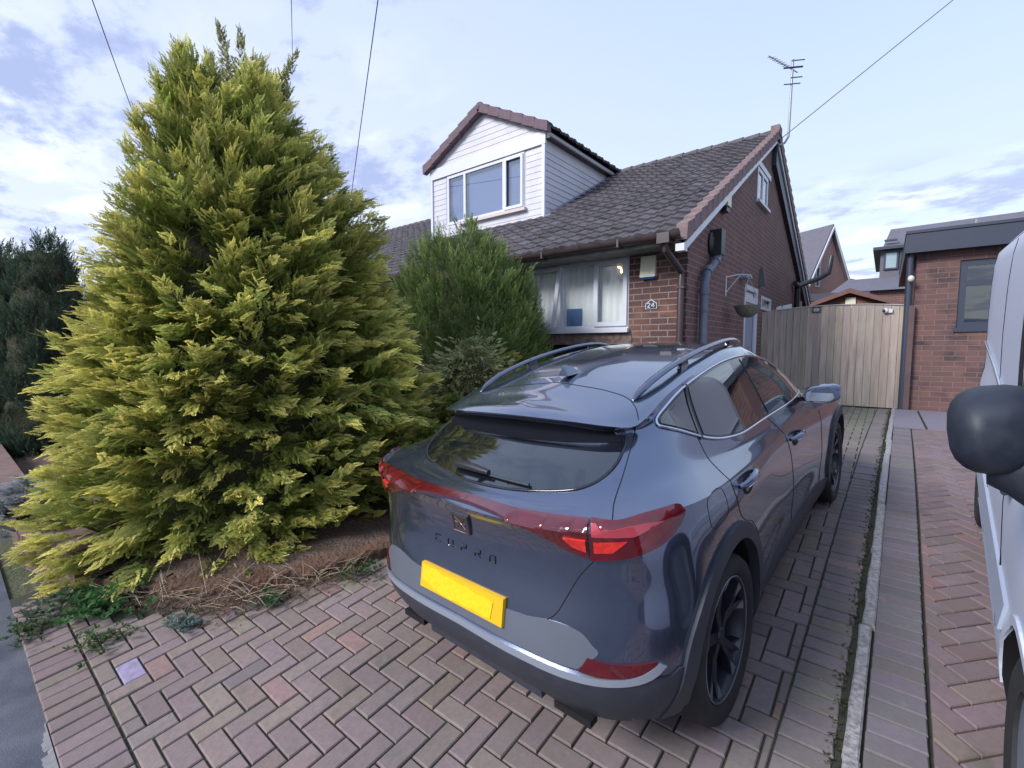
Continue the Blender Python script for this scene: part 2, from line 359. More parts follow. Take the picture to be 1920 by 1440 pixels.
for x0, x1, y0, y1, c in ((.15, .5, 8.82, 9.9, 1), (.15, .5, 9.93, 11.3, 1), (.53, 1.3, 8.84, 10.0, 0), (1.33, 2.2, 8.84, 10.0, 0), (.53, 1.3, 10.03, 11.34, 0), (1.33, 2.2, 10.03, 11.34, 0)):
    mb.add([(x0, y0, .58), (x1, y0, .58), (x1, y1, .58), (x0, y1, .58), (x0, y0, .6), (x1, y0, .6), (x1, y1, .6), (x0, y1, .6)], [(4, 5, 6, 7), (0, 1, 5, 4), (1, 2, 6, 5), (2, 3, 7, 6), (3, 0, 4, 7)])
tag(mb.build('flagstone_path', 'flagstone'), kind='structure')
mb = MB(); y = .25; k = 0
while y < 11.4:
    L_ = .9; x0, x1 = KX(y), KX(y+L_-.008); dz = rnd.uniform(-.006, .01); dx = rnd.uniform(-.006, .006); y1 = min(y+L_-.008, 11.4)
    n = 9; vs = []; fs = []
    for q in range(n+1):
        t = q/n; yy = y+(y1-y)*t; xx = x0+(x1-x0)*t+dx; z = gz(yy); j_ = rnd.uniform(-.004, .004); j2 = rnd.uniform(-.003, .003)
        vs += [(xx+j_, yy, z-.05), (xx+j_, yy, z+.014+dz), (xx+.006+j_, yy, z+.022+dz+j2), (xx+.046, yy, z+.022+dz+j2), (xx+.053, yy, z+.014+dz), (xx+.053, yy, z-.05)]
    for q in range(n):
        for r_ in range(5): fs.append((q*6+r_, q*6+r_+1, q*6+6+r_+1, q*6+6+r_))
    fs += [(0, 1, 2, 3, 4, 5), tuple(n*6+r_ for r_ in (5, 4, 3, 2, 1, 0))]
    mb.add(vs, fs); y += L_
tag(mb.build('kerb', 'stone_kerb'), kind='structure')
# concrete haunch along the road edge
mb = MB(); n = 30
for q in range(n):
    x = -2.95+q*.035; w = max(.006, .05*math.sin(q/n*PI)+rnd.uniform(-.012, .012)); mb.hexa([(x, .221-w, -.03), (x+.036, .221-w-.004, -.03), (x+.036, .222, -.03), (x, .222, -.03), (x, .224-w, .012), (x+.036, .222-w, .010), (x+.036, .222, .022), (x, .222, .022)])
tag(mb.build('road_edging', mat('old_mortar', (.22, .21, .215), .9, noise=(30, 5, .6, (.12, .12, .12)))), kind='structure')
# planting bed: soil surface rising behind the low wall
def bedline(t):   # front line of the bed, t 0..1
    P = [(-7.5, .35), (-4.3, .42), (-3.75, .72), (-3.1, 1.05), (-2.86, 1.6), (-2.72, 2.1), (-2.72, 4.2), (-2.72, 6.45)]
    s_ = t*(len(P)-1); i = min(int(s_), len(P)-2); f = s_-i
    return P[i][0]+(P[i+1][0]-P[i][0])*f, P[i][1]+(P[i+1][1]-P[i][1])*f
mb = MB(); n = 70; rows = [0, .05, .10, .15, .20, .25, .30, .35]
vs = []
for i in range(n+1):
    x, y = bedline(i/n); x2, y2 = bedline(min(1, (i+1)/n)); x1_, y1_ = bedline(max(0, (i-1)/n)); d = Vector((x2-x1_, y2-y1_)); d.normalize(); nx, ny = -d.y, d.x
    for k, r_ in enumerate(rows):
        yy = y+ny*r_; xx = x+nx*r_; h = (0.0, .015, .02, .03, .03, .02, .0, -.03)[k]
        vs.append((xx+rnd.uniform(-.02, .02), yy, gz(max(min(yy, 6.4), .2))+h-.004+rnd.uniform(-.012, .012)))
m_ = len(rows)
mb.add(vs, [(i*m_+k, (i+1)*m_+k, (i+1)*m_+k+1, i*m_+k+1) for i in range(n) for k in range(m_-1)])
nx_, ny_ = 80, 50; vs = [(-12+9.25*i/nx_, .6+5.9*j/ny_, gz(.6+5.9*j/ny_)+.065+rnd.uniform(-.02, .02)) for j in range(ny_+1) for i in range(nx_+1)]
def inbed(x, y): return x < np.interp(y, [.62, .78, 1.08, 1.45, 2.0, 6.5], [-4.12, -3.78, -3.34, -3.03, -2.80, -2.82])-.02
mb.add(vs, [(j*(nx_+1)+i, j*(nx_+1)+i+1, (j+1)*(nx_+1)+i+1, (j+1)*(nx_+1)+i) for j in range(ny_) for i in range(nx_) if inbed(*vs[j*(nx_+1)+i+1][:2])])
tag(mb.build('soil_bed', 'soil', smooth=60), kind='structure')
# ================================================================ HOUSES
brick_mat('brick_front', (.085, .036, .034), (.125, .05, .042), (.27, .12, .075), (.27, .22, .20), .258, .0885, .017, .75)
brick_mat('brick_gable', (.135, .066, .057), (.17, .082, .066), (.24, .115, .08), (.28, .21, .21), .258, .0885, .014, .5, (.15, .11, .13))
brick_mat('brick_neighbour', (.175, .085, .074), (.115, .062, .06), (.04, .028, .036), (.22, .15, .14), .30, .093, .012, .95)
brick_mat('brick_far', (.40, .24, .21), (.44, .27, .23), (.36, .21, .18), (.44, .3, .27), .25, .09, .012, .4, (.3, .16, .14))  # paled: distance haze is put into the brick colour
mat('roof_tile', (.052, .045, .055), .75, noise=(6, 7, .75, (.115, .105, .125)), bump=(70, .7, .006), attr='col')
mat('verge_tile', (.22, .155, .16), .85, noise=(9, 5, .6, (.16, .10, .10)), bump=(70, .5, .004))
mat('white_upvc', (.60, .61, .67), .35, noise=(3, 5, .25, (.47, .45, .49)))
mat('white_clad', (.53, .52, .57), .5, noise=(2.2, 6, .35, (.40, .38, .44)))
mat('brown_plastic', (.045, .028, .030), .4, noise=(6, 4, .6, (.06, .042, .045)))
mat('black_plastic', (.018, .018, .022), .4)
mat('grey_pipe', (.11, .13, .18), .45, noise=(8, 4, .5, (.07, .08, .11)))
mat('soffit', (.22, .22, .20), .7, noise=(7, 5, .7, (.10, .10, .09)))
mat('cream_plastic', (.62, .6, .48), .4)
mat('blue_plastic', (.03, .10, .30), .35)
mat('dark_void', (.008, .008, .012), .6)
mat('curtain', (.74, .75, .75), .9, noise=(14, 6, .6, (.7, .71, .73)))
mat('blind', (.22, .25, .37), .85)
mat('blue_cloth', (.08, .15, .30), .85)
mat('lead', (.22, .22, .27), .6, noise=(8, 4, .5, (.14, .14, .18)))
mat('stained_sill', (.20, .15, .13), .85, noise=(12, 6, .9, (.09, .05, .045)))
mat('lamp_warm', (1, .8, .5), .5, emit=((1, .62, .3), 4.0))
mat('galv', (.3, .31, .36), .45, metal=.5)
mat('dark_timber', (.035, .037, .05), .65, noise=(4, 6, .5, (.06, .065, .085)), bump=(30, .3, .004), stretch=(1, 1, 6))
mat('slate_far', (.115, .11, .14), .8, noise=(5, 6, .6, (.15, .14, .17)), bump=(20, .6, .02))  # lightened too, so the slate colour carries the distance haze
mat('charcoal_frame', (.034, .042, .068), .45)
glass_mat('pane', (.97, .98, .98), 1.0, .05)
glass_mat('pane_sky', (.82, .87, .95), 1.0, .20)
glass_mat('pane_dark', (.25, .28, .32), 1.0, .12)

def wall(mb, outer, holes, fn, reveal=.09, rev_dir=-1):
    """outer: convex polygon (a,b); holes: rects (a0,a1,b0,b1); fn(a,b,d)->xyz. Front skin with openings and their reveals"""
    aa = sorted(set([p[0] for p in outer]+[v for h in holes for v in h[:2]])); bb = sorted(set([p[1] for p in outer]+[v for h in holes for v in h[2:]]))
    n = len(outer); ar = sum(outer[i-1][0]*outer[i][1]-outer[i][0]*outer[i-1][1] for i in range(n)); sg = 1 if ar > 0 else -1
    for a0, a1 in zip(aa, aa[1:]):
        for b0, b1 in zip(bb, bb[1:]):
            cx, cy = (a0+a1)/2, (b0+b1)/2
            if any(h[0] < cx < h[1] and h[2] < cy < h[3] for h in holes): continue
            poly = [(a0, b0), (a1, b0), (a1, b1), (a0, b1)]
            for i in range(n):
                p, q = outer[i-1], outer[i]; ex, ey = q[0]-p[0], q[1]-p[1]; A, B = sg*ey, -sg*ex
                poly = clip_half(poly, A, B, A*p[0]+B*p[1]+1e-7)
                if len(poly) < 3: break
            if len(poly) >= 3: mb.add([fn(a, b, 0) for a, b in poly], [tuple(range(len(poly)))])
    for h in holes:
        a0, a1, b0, b1 = h; c = [(a0, b0), (a1, b0), (a1, b1), (a0, b1)]
        for i in range(4):
            p, q = c[i], c[(i+1) % 4]; mb.add([fn(*p, 0), fn(*q, 0), fn(*q, reveal), fn(*p, reveal)], [(0, 1, 2, 3)])
FRONT = lambda Y: (lambda a, b, d: (a, Y+d, b))      # a = x, depth goes +y
SIDE = lambda X: (lambda a, b, d: (X-d, a, b))       # a = y, depth goes -x
def rectbox(mb, fn, a0, a1, b0, b1, d0, d1):
    mb.hexa([fn(a0, b0, d1), fn(a1, b0, d1), fn(a1, b0, d0), fn(a0, b0, d0), fn(a0, b1, d1), fn(a1, b1, d1), fn(a1, b1, d0), fn(a0, b1, d0)])
def ringframe(mb, fn, a0, a1, b0, b1, w, d0, d1):
    rectbox(mb, fn, a0, a1, b0, b0+w, d0, d1); rectbox(mb, fn, a0, a1, b1-w, b1, d0, d1)
    rectbox(mb, fn, a0, a0+w, b0+w, b1-w, d0, d1); rectbox(mb, fn, a1-w, a1, b0+w, b1-w, d0, d1)
def tile_roof(mb, origin, uvec, vvec, nu, nv, tw, tg, base=(1, 1, 1), clip=None, seg=6, col_fn=None):
    """interlocking tiles: rows step down the slope, every tile has a roll"""
    o = Vector(origin); u = Vector(uvec).normalized(); v = Vector(vvec).normalized(); nrm = u.cross(v).normalized()
    if nrm.z < 0: nrm = -nrm
    prof = [0, .028, .02, .0, -.002, .016]
    for r_ in range(nv):
        sh = 0
        for c_ in range(nu):
            vs = []; jit = rnd.uniform(-.003, .003); j2 = rnd.uniform(-.006, .006)
            for e, (vv, up) in enumerate(((0, .028), (0, .0), (tg+.04, .0))):
                pass
            for k in range(seg+1):
                h = prof[k % len(prof)]; uu = (c_+k/seg)*tw+sh
                for vv, up in ((r_*tg+j2, -.012), (r_*tg+j2, .036+jit), ((r_+1)*tg+.03, .002)):
                    vs.append(o+u*uu+v*vv+nrm*(h+up))
            cc = o+u*((c_+.5)*tw)+v*((r_+.5)*tg)
            if clip and not clip(cc): continue
            fs = [(k*3+i, (k+1)*3+i, (k+1)*3+i+1, k*3+i+1) for k in range(seg) for i in range(2)]
            kk = rnd.uniform(.6, 1.4); q = (.062*kk, .049*kk, .052*kk)
            if rnd.random() < .05: q = (.10, .095, .11)
            mb.add(vs, fs, q)

for k_ in ('brick_front', 'brick_gable', 'brick_neighbour'): stain(MATS[k_], 1.1, .5, .75, .45, (.09, .065, .06))
stain(MATS['roof_tile'], 7, .60, .70, .6, (.16, .16, .14)); stain(MATS['roof_tile'], 1.2, .5, .7, .5, (.035, .034, .03)); stain(MATS['white_clad'], 3.5, .55, .75, .35, (.30, .27, .28)); stain(MATS['gate_wood'] if 'gate_wood' in MATS else MATS['roof_tile'], 3, .9, .95, .1, (.1, .1, .1))
# ---- the semi-detached house with the car in front -------------------------------------------
HX, HY = -2.15, 6.5
house = thing('brick_house', 'brown brick semi-detached dormer bungalow with dark tiled roof and white clad dormer, number 24', 'house', (HX, HY, .58))
WL, WR, WB, WT = -4.83, -3.0, 1.98, 3.10          # front window
mb = MB(); wall(mb, [(-17, .2), (HX, .2), (HX, 3.32), (-17, 3.32)], [(WL, WR, WB, WT), (-5.1, WR+.04, .6, 1.80)], FRONT(HY))
mb.build('front_wall', 'brick_front', house)
mb = MB(); DOOR = (9.78, 10.92, .62, 2.97); SW = (11.27, 12.38, 2.58, 2.87); GW = (10.47, 11.49, 4.70, 5.35)
wall(mb, [(HY, .2), (17.6, .2), (17.6, 3.32), (11.75, 6.22), (HY, 3.4)], [DOOR, SW, GW], SIDE(HX), .08)
mb.build('gable_wall', 'brick_gable', house)
mb = MB(); mb.box(-17, HX-.01, 17.5, 17.6, .2, 3.3); mb.box(-16.99, -16.9, HY+.01, 17.5, .2, 3.3); mb.build('rear_wall', 'brick_gable', house)
mb = MB(); mb.box(-5.1, WR+.04, HY+.10, HY+.14, .5, 1.80); mb.build('garage_door', 'dark_void', house)
mb = MB(); mb.box(-5.12, WR+.06, HY-.012, HY+.03, 1.80, 1.975); mb.build('lintel', 'stained_sill', house)
# roof: eaves y 6.0 z 3.13 -> ridge y 11.75 z 6.42 ; back slope to y 18.3 z 3.3
EY, EZ, RY, RZ, BY, BZ = 5.98, 3.20, 11.7, 6.36, 18.3, 3.3
DX0, DX1, DY, DZ = -9.35, -5.80, 8.35, 6.33       # dormer front
slope_len = math.hypot(RY-EY, RZ-EZ)
mb = MB(); nu = 50; tw = .295; tg = slope_len/24
def noclip(c):
    if DX0-.02 < c.x < DX1+.02 and c.y > DY+.05: return False
    return True
tile_roof(mb, (HX+.05-nu*tw, EY-.05, EZ), (1, 0, 0), (0, RY-EY, RZ-EZ), nu, 24, tw, tg, clip=noclip)
tile_roof(mb, (HX+.05-nu*tw, BY, BZ), (1, 0, 0), (0, RY-BY, RZ-BZ), nu, 22, tw, math.hypot(RY-BY, RZ-BZ)/22, seg=6)
roof = mb.build('roof', 'roof_tile', house, fix=False)
mb = MB()
mb.add([(-17, EY, EZ-.03), (HX+.02, EY, EZ-.03), (HX+.02, RY, RZ-.03), (-17, RY, RZ-.03), (-17, BY, BZ-.03), (HX+.02, BY, BZ-.03)], [(0, 1, 2, 3), (3, 2, 5, 4)]); mb.build('roof_felt', 'dark_void', roof)
mb = MB()
for i in range(46):
    x = HX+.1-i*.33; prof = [(x, RY+.15*math.cos(t), RZ-.03+.13*math.sin(t)) for t in [PI*k/8 for k in range(9)]]; x2 = x-.335
    p2 = [(x2, RY+.135*math.cos(t), RZ-.04+.12*math.sin(t)) for t in [PI*k/8 for k in range(9)]]
    mb.add(prof+p2, [(k, k+1, 9+k+1, 9+k) for k in range(8)]+[tuple(range(9))], (.075, .062, .07))
mb.build('ridge_tiles', 'roof_tile', roof)
# clay verge caps climbing both gable edges
mb = MB(); n = 22
for s_, (y0, z0, y1, z1) in enumerate(((EY-.02, EZ+.02, RY, RZ+.02), (BY, BZ, RY, RZ+.02))):
    for k in range(n):
        ya, yb = y0+(y1-y0)*k/n, y0+(y1-y0)*(k+1.12)/n; za, zb = z0+(z1-z0)*k/n, z0+(z1-z0)*(k+1.12)/n
        x0, x1 = HX+.02, HX+.155; u1, u2 = .085, .045
        mb.hexa([(x1, ya, za-.12), (x1, yb, zb-.14), (x0, yb, zb-.14), (x0, ya, za-.12), (x1+.012, ya, za+u1), (x1, yb, zb+u2), (x0, yb, zb+u2), (x0, ya, za+u1)] if ya < yb else
                [(x1, yb, zb-.14), (x1, ya, za-.12), (x0, ya, za-.12), (x0, yb, zb-.14), (x1, yb, zb+u2), (x1+.012, ya, za+u1), (x0, ya, za+u1), (x0, yb, zb+u2)])
mb.box(HX, HX+.17, RY-.15, RY+.15, RZ-.05, RZ+.13)
mb.build('verge_caps', 'verge_tile', roof, smooth=30)
mb = MB()
for (y0, z0, y1, z1) in ((EY, EZ-.14, RY-.1, RZ-.14), (BY, BZ-.16, RY+.1, RZ-.16)):
    mb.hexa([(HX+.13, y0, z0-.10), (HX+.13, y1, z1-.10), (HX+.10, y1, z1-.10), (HX+.10, y0, z0-.10), (HX+.13, y0, z0+.0), (HX+.13, y1, z1), (HX+.10, y1, z1), (HX+.10, y0, z0)])
mb.box(HX+.03, HX+.140, EY-.06, EY+.06, EZ-.24, EZ-.15)
mb.build('bargeboard', 'white_upvc', house)
mb = MB()       # dark timber soffit under the rear verge
mb.hexa([(HX+.095, BY, BZ-.52), (HX+.095, RY+.1, RZ-.62), (HX+.001, RY+.1, RZ-.62), (HX+.001, BY, BZ-.52), (HX+.095, BY, BZ-.18), (HX+.095, RY+.1, RZ-.2), (HX+.001, RY+.1, RZ-.2), (HX+.001, BY, BZ-.18)])
mb.build('verge_soffit', 'charcoal_frame', house)
mb = MB(); mb.box(-17, HX+.02, EY+.05, HY-.001, EZ-.11, EZ-.08); mb.build('soffit', 'soffit', house)
mb = MB(); mb.box(-17, HX+.0, EY+.03, EY+.05, EZ-.13, EZ-.01); mb.build('fascia', 'soffit', house)
def halfpipe(mb, x0, x1, y, z, r, n=8):
    vs = []
    for x in (x0, x1):
        for rr in (r, r-.008):
            vs += [(x, y-rr*math.cos(PI*k/n), z-rr*math.sin(PI*k/n)) for k in range(n+1)]
    m_ = n+1; fs = []
    for k in range(n): fs += [(k, k+1, 2*m_+k+1, 2*m_+k), (m_+k, m_+k+1, 3*m_+k+1, 3*m_+k), (k, k+1, m_+k+1, m_+k), (2*m_+k, 2*m_+k+1, 3*m_+k+1, 3*m_+k)]
    fs += [(0, 2*m_, 3*m_, m_), (n, 2*m_+n, 3*m_+n, m_+n)]; mb.add(vs, fs)
mb = MB(); halfpipe(mb, -17, HX+.10, EY-.04, EZ-.01, .075); gut = mb.build('gutter', 'brown_plastic', house, smooth=50)
for i in range(12): x = HX-.75-i*1.25; mb = MB(); mb.box(x, x+.03, EY-.122, EY+.04, EZ-.10, EZ+.0); mb.build('gutter_bracket', 'brown_plastic', gut)
mb = MB(); mb.box(HX-.19, HX-.03, EY-.13, EY+.05, EZ-.13, EZ+.0); mb.build('gutter_outlet', 'brown_plastic', gut)
mb = MB(); px_ = HX-.06
mb.tube([(HX-.11, EY-.04, EZ-.08), (HX-.11, EY-.04, EZ-.2), (px_+.0, HY-.08, EZ-.42), (px_, HY-.08, EZ-.55), (px_, HY-.08, .5)], .045, 12)
for z in (2.55, 1.2): mb.box(px_-.055, px_+.055, HY-.13, HY-.001, z, z+.03)
mb.build('downpipe', 'brown_plastic', house, smooth=50)
# front window, one open casement
fn = FRONT(HY+.02)
w1, w2 = -4.19, -3.58
mb = MB(); ringframe(mb, fn, WL, WR, WB+.06, WT, .055, 0, .07)
rectbox(mb, fn, w1-.025, w1+.025, WB+.115, WT-.055, 0, .07); rectbox(mb, fn, w2-.025, w2+.025, WB+.115, WT-.055, 0, .07)
fw = mb.build('window', 'white_upvc', house); fw['label'] = 'wide white three-light window with its left casement ajar'
mb = MB(); ringframe(mb, fn, w2+.0, WR-.03, WB+.10, WT-.035, .065, -.028, .0); mb.build('casement', 'white_upvc', fw)
cs = MB(); a0, a1, b0, b1 = WL+.03, w1+.0, WB+.10, WT-.035
ringframe(cs, lambda a, b, d: (a, HY+.02+d-(b1-b)*.17-.01, b), a0, a1, b0, b1, .065, -.028, .012)
co = cs.build('casement', 'white_upvc', fw); co['label'] = 'top-hung casement standing ajar'
mb = MB(); mb.add([(a0+.05, HY-(b1-b0)*.17+.02, b0+.05), (a1-.05, HY-(b1-b0)*.17+.02, b0+.05), (a1-.05, HY+.005, b1-.05), (a0+.05, HY+.005, b1-.05)], [(0, 1, 2, 3)])
mb.build('pane', 'pane', fw)
mb = MB(); rectbox(mb, fn, w1+.02, w2-.02, WB+.11, WT-.05, .03, .036); mb.build('pane', 'pane', fw)
mb = MB(); rectbox(mb, fn, w2+.06, WR-.09, WB+.16, WT-.095, -.01, -.004); mb.build('pane', 'pane', fw)
mb = MB(); rectbox(mb, fn, WL-.02, WR+.02, WB, WB+.06, -.10, .07); mb.build('sill', 'white_upvc', fw)
mb = MB(); n = 90; vs = []
for k in range(n+1):
    a = WL+.02+(WR-WL-.04)*k/n; d = HY+.095+.008*math.sin(k*1.1)+.006*math.sin(k*2.7)
    vs += [(a, d, WB+.02), (a, d, WT-.01)]
mb.add(vs, [(2*k, 2*k+2, 2*k+3, 2*k+1) for k in range(n)]); mb.build('net_curtain', 'curtain', fw, smooth=80)
mb = MB(); mb.box(-4.12, -3.84, HY+.072, HY+.08, 2.04, 2.38); mb.build('blue_panel', 'blue_cloth', fw)
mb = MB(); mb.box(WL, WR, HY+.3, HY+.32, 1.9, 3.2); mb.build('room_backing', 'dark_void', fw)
mb = MB(); mb.tube([(-3.24, HY+.10, 2.98), (-3.2, HY+.10, 2.96), (-3.16, HY+.10, 2.93), (-3.15, HY+.10, 2.88)], .013, 6); mb.ball((-3.165, HY+.10, 2.90), (.025, .012, .03)); mb.build('lit_lamp', 'lamp_warm', fw, smooth=60)
# gable window, side door, small window
gfn = SIDE(HX+.01)
def simple_window(fn, r, parent, fm, gm, mull=(), w=.06, top=None, sill=.06, back='dark_void', bd=.18):
    a0, a1, b0, b1 = r; mb = MB(); ringframe(mb, fn, a0, a1, b0, b1, w, .0, .05)
    for m_ in mull: rectbox(mb, fn, m_-w*.5, m_+w*.5, b0+w, b1-w, .0, .05)
    if top: rectbox(mb, fn, a0+w, a1-w, top-w/2, top+w/2, .002, .048)
    o = mb.build('window', fm, parent)
    mb = MB(); rectbox(mb, fn, a0+w-.01, a1-w+.01, b0+w-.01, b1-w+.01, .02, .026); mb.build('pane', gm, o)
    if sill: mb = MB(); rectbox(mb, fn, a0-.03, a1+.03, b0-sill, b0-.001, -.06, .05); mb.build('sill', fm, o)
    if back: mb = MB(); rectbox(mb, fn, a0+.01, a1-.01, b0+.01, b1-.01, bd, bd+.01); mb.build('blind', back, o)
    return o
g = simple_window(gfn, GW, house, 'white_upvc', 'pane_sky', mull=(10.98,), w=.075, sill=.05, back='blind', bd=.07); g['label'] = 'small white attic window under its white lintel'
mb = MB(); rectbox(mb, gfn, GW[0]-.05, GW[1]+.22, GW[3]+.02, GW[3]+.13, -.012, .03); mb.build('window_lintel', 'white_upvc', g)
g = simple_window(gfn, SW, house, 'white_upvc', 'pane', w=.06, sill=0, back='curtain', bd=.07)
d = MB(); ringframe(d, gfn, *DOOR, .09, .0, .06); rectbox(d, gfn, DOOR[0]+.09, DOOR[1]-.09, DOOR[2]+.09, DOOR[2]+.9, .02, .05); rectbox(d, gfn, DOOR[0]+.09, DOOR[1]-.09, DOOR[3]-.32, DOOR[3]-.2, .02, .05)
d = d.build('side_door', 'white_upvc', house); d['label'] = 'white glazed side door'
mb = MB(); rectbox(mb, gfn, DOOR[0]+.09, DOOR[1]-.09, DOOR[2]+.9, DOOR[3]-.32, .03, .036); mb.build('door_pane', 'pane_sky', d)
mb = MB(); rectbox(mb, gfn, DOOR[0]+.1, DOOR[1]-.1, DOOR[2]+.9, DOOR[3]-.1, .07, .078); mb.build('door_lining', 'curtain', d)
mb = MB(); mb.tube([(HX+.04, DOOR[0]+.16, 1.75), (HX+.08, DOOR[0]+.16, 1.75), (HX+.08, DOOR[0]+.28, 1.75)], .012); mb.build('handle', 'galv', d)
# big grey soil pipe and its black hopper
mb = MB(); X = HX+.10
mb.tube([(X, 7.55, 3.18), (X, 7.5, 3.08), (X, 7.02, 2.86-.05), (X, 6.93, 2.66), (X, 6.93, .5)], .058, 14)
for p, q in (((X, 7.47, 3.065), (X, 7.40, 3.03)), ((X, 7.10, 2.89), (X, 7.03, 2.83)), ((X, 6.93, 2.60), (X, 6.93, 2.50)), ((X, 6.93, 2.29), (X, 6.93, 2.26))): mb.tube([p, q], .068, 14)
sp_ = mb.build('soil_pipe', 'grey_pipe', house, smooth=40)
mb = MB(); mb.box(HX+.001, HX+.17, 7.45, 7.66, 3.15, 3.52); mb.ball((HX+.03, 7.44, 3.32), (.05, .10, .17)); mb.build('hopper', 'black_plastic', sp_, smooth=40)
# attic vent box, brackets, lintel flash
mb = MB(); mb.box(HX+.001, HX+.12, 7.93, 8.13, 3.98, 4.26); vb = mb.build('vent_box', 'cream_plastic', house); mb = MB(); mb.box(HX+.001, HX+.10, 7.94, 8.12, 3.90, 3.98); mb.build('vent_louvre', 'black_plastic', vb)
# dormer -------------------------------------------------------------------------
dm = MB(); PZ = 7.25; xm = (DX0+DX1)/2
fnD = FRONT(DY); DW = (-8.78, -6.34, 4.82, 6.02)
wall(dm, [(DX0, 4.2), (DX1, 4.2), (DX1, DZ-.02), (xm, PZ-.04), (DX0, DZ-.02)], [DW], fnD, .07)
dm.add([(DX1, DY, 4.3), (DX1, RY+.3, 4.3), (DX1, RY+.3, DZ), (DX1, DY, DZ)], [(0, 1, 2, 3)]); dm.add([(DX0, DY, 4.3), (DX0, RY+.3, 4.3), (DX0, RY+.3, DZ), (DX0, DY, DZ)], [(0, 1, 2, 3)])
dorm = dm.build('dormer', 'white_clad', house)
mb = MB(); bh = .128; z = 4.35      # ship-lap boards, each tilted out at its foot
while z < PZ-.1:
    z1 = z+bh
    def board(x0, x1, x0t=None, x1t=None):
        if x1-x0 < .04: return
        x0t = x0 if x0t is None else x0t; x1t = x1 if x1t is None else x1t
        mb.add([(x0, DY-.013, z), (x1, DY-.013, z), (x1t, DY-.005, z1), (x0t, DY-.005, z1), (x0, DY, z), (x1, DY, z), (x1t, DY, z1), (x0t, DY, z1)], [(0, 1, 2, 3), (0, 1, 5, 4), (1, 2, 6, 5), (3, 0, 4, 7), (2, 3, 7, 6)])
    if z < 6.0:
        if z1 < DW[2] or z > DW[3]: board(DX0, DX1)
        elif z < DW[2]: board(DX0, DX1)
        else: board(DX0, DW[0]-.03); board(DW[1]+.03, DX1)
        yb = RY
        # side boards run back until they meet the roof slope
        for X_, sgn in ((DX1, 1), (DX0, -1)):
            mb.add([(X_+sgn*.020, DY, z), (X_+sgn*.020, RY+.2, z), (X_+sgn*.008, RY+.2, z1), (X_+sgn*.008, DY, z1), (X_, DY, z), (X_, RY+.2, z), (X_, RY+.2, z1), (X_, DY, z1)], [(0, 1, 2, 3), (0, 1, 5, 4), (1, 2, 6, 5), (3, 0, 4, 7), (2, 3, 7, 6)])
    elif z > 6.26:
        k = lambda zz: max(0, (PZ-.04-zz)/(PZ-.04-(DZ-.02)))*(DX1-xm) if zz > DZ-.02 else (DX1-xm)
        board(xm-k(z), xm+k(z), xm-k(z1), xm+k(z1))
    z = z1
mb.build('cladding', 'white_clad', dorm)
mb = MB(); mb.box(DX0-.03, DX1+.03, DY-.05, DY-.001, 6.03, 6.29)
for x in (DX0, DX1-.05): mb.box(x-.012, x+.062, DY-.045, DY+.01, 4.3, 6.03)
mb.box(DX1+.001, DX1+.05, DY+.0, RY+.2, 6.17, 6.30); mb.box(DX0-.05, DX0-.001, DY, RY+.2, 6.17, 6.30)
mb.build('trim_board', 'white_upvc', dorm)
mb = MB(); mb.box(DX1+.001, DX1+.14, DY-.02, RY+.2, 6.13, 6.165); mb.build('dormer_gutter', 'brown_plastic', dorm)
mb = MB(); dl = math.hypot(DX1+.16-xm, PZ-DZ)
nv = 6
for sgn in (1, -1):
    ex = xm+sgn*(DX1-xm+.16); v_ = Vector((xm-ex, 0, PZ+.06-(DZ-.01)))
    tile_roof(mb, (ex, DY-.12, DZ+.0), (0, 1, 0), v_, 12, nv, .32, v_.length/nv)
dr = mb.build('dormer_roof', 'roof_tile', dorm, fix=False)
mb = MB()
for sgn in (1, -1):
    ex = xm+sgn*(DX1-xm+.16); n = 6
    for k in range(n):
        xa, xb = ex+(xm-ex)*k/n, ex+(xm-ex)*(k+1.1)/n; za, zb = DZ+(PZ+.06-DZ)*k/n, DZ+(PZ+.06-DZ)*(k+1.1)/n
        y0, y1 = DY-.17, DY-.03; p = [(xa, y0, za-.13), (xb, y0, zb-.15), (xb, y1, zb-.15), (xa, y1, za-.13), (xa, y0-.01, za+.075), (xb, y0, zb+.04), (xb, y1, zb+.04), (xa, y1, za+.075)]
        mb.hexa(p)
mb.ball((xm, DY-.1, PZ+.03), (.12, .09, .12)); mb.tube([(xm, DY-.15, PZ+.03), (xm, RY, PZ+.03)], .10, 10)
mb.build('dormer_verge', mat('verge_mauve', (.16, .105, .125), .85, noise=(9, 5, .6, (.11, .08, .095))), dr, smooth=30)
# open triangle under the roof at the back
mb = MB(); mb.add([(DX0, RY+.3, DZ), (DX1, RY+.3, DZ), (xm, RY+.3, PZ)], [(0, 1, 2)]); mb.build('dormer_back', 'white_clad', dorm)
sl = (RZ-EZ)/(RY-EY)      # lead flashing along the cheek
for X_, sg in ((DX1, 1), (DX0, -1)):
    mb = MB(); x0, x1 = sorted((X_+sg*.035, X_+sg*.20)); zr = lambda y: EZ+(y-EY)*sl+.045
    mb.hexa([(x0, DY-.1, zr(DY-.1)-.03), (x1, DY-.1, zr(DY-.1)-.03), (x1, RY, zr(RY)-.03), (x0, RY, zr(RY)-.03), (x0, DY-.1, zr(DY-.1)+.03), (x1, DY-.1, zr(DY-.1)+.0), (x1, RY, zr(RY)+.0), (x0, RY, zr(RY)+.03)]); mb.build('lead_flashing', 'lead', dorm)
mb = MB(); ringframe(mb, fnD, *DW, .07, -.02, .05)
for x in (-8.17, -6.93): rectbox(mb, fnD, x-.035, x+.035, DW[2]+.07, DW[3]-.07, -.02, .05)
dw = mb.build('dormer_window', 'white_upvc', dorm)
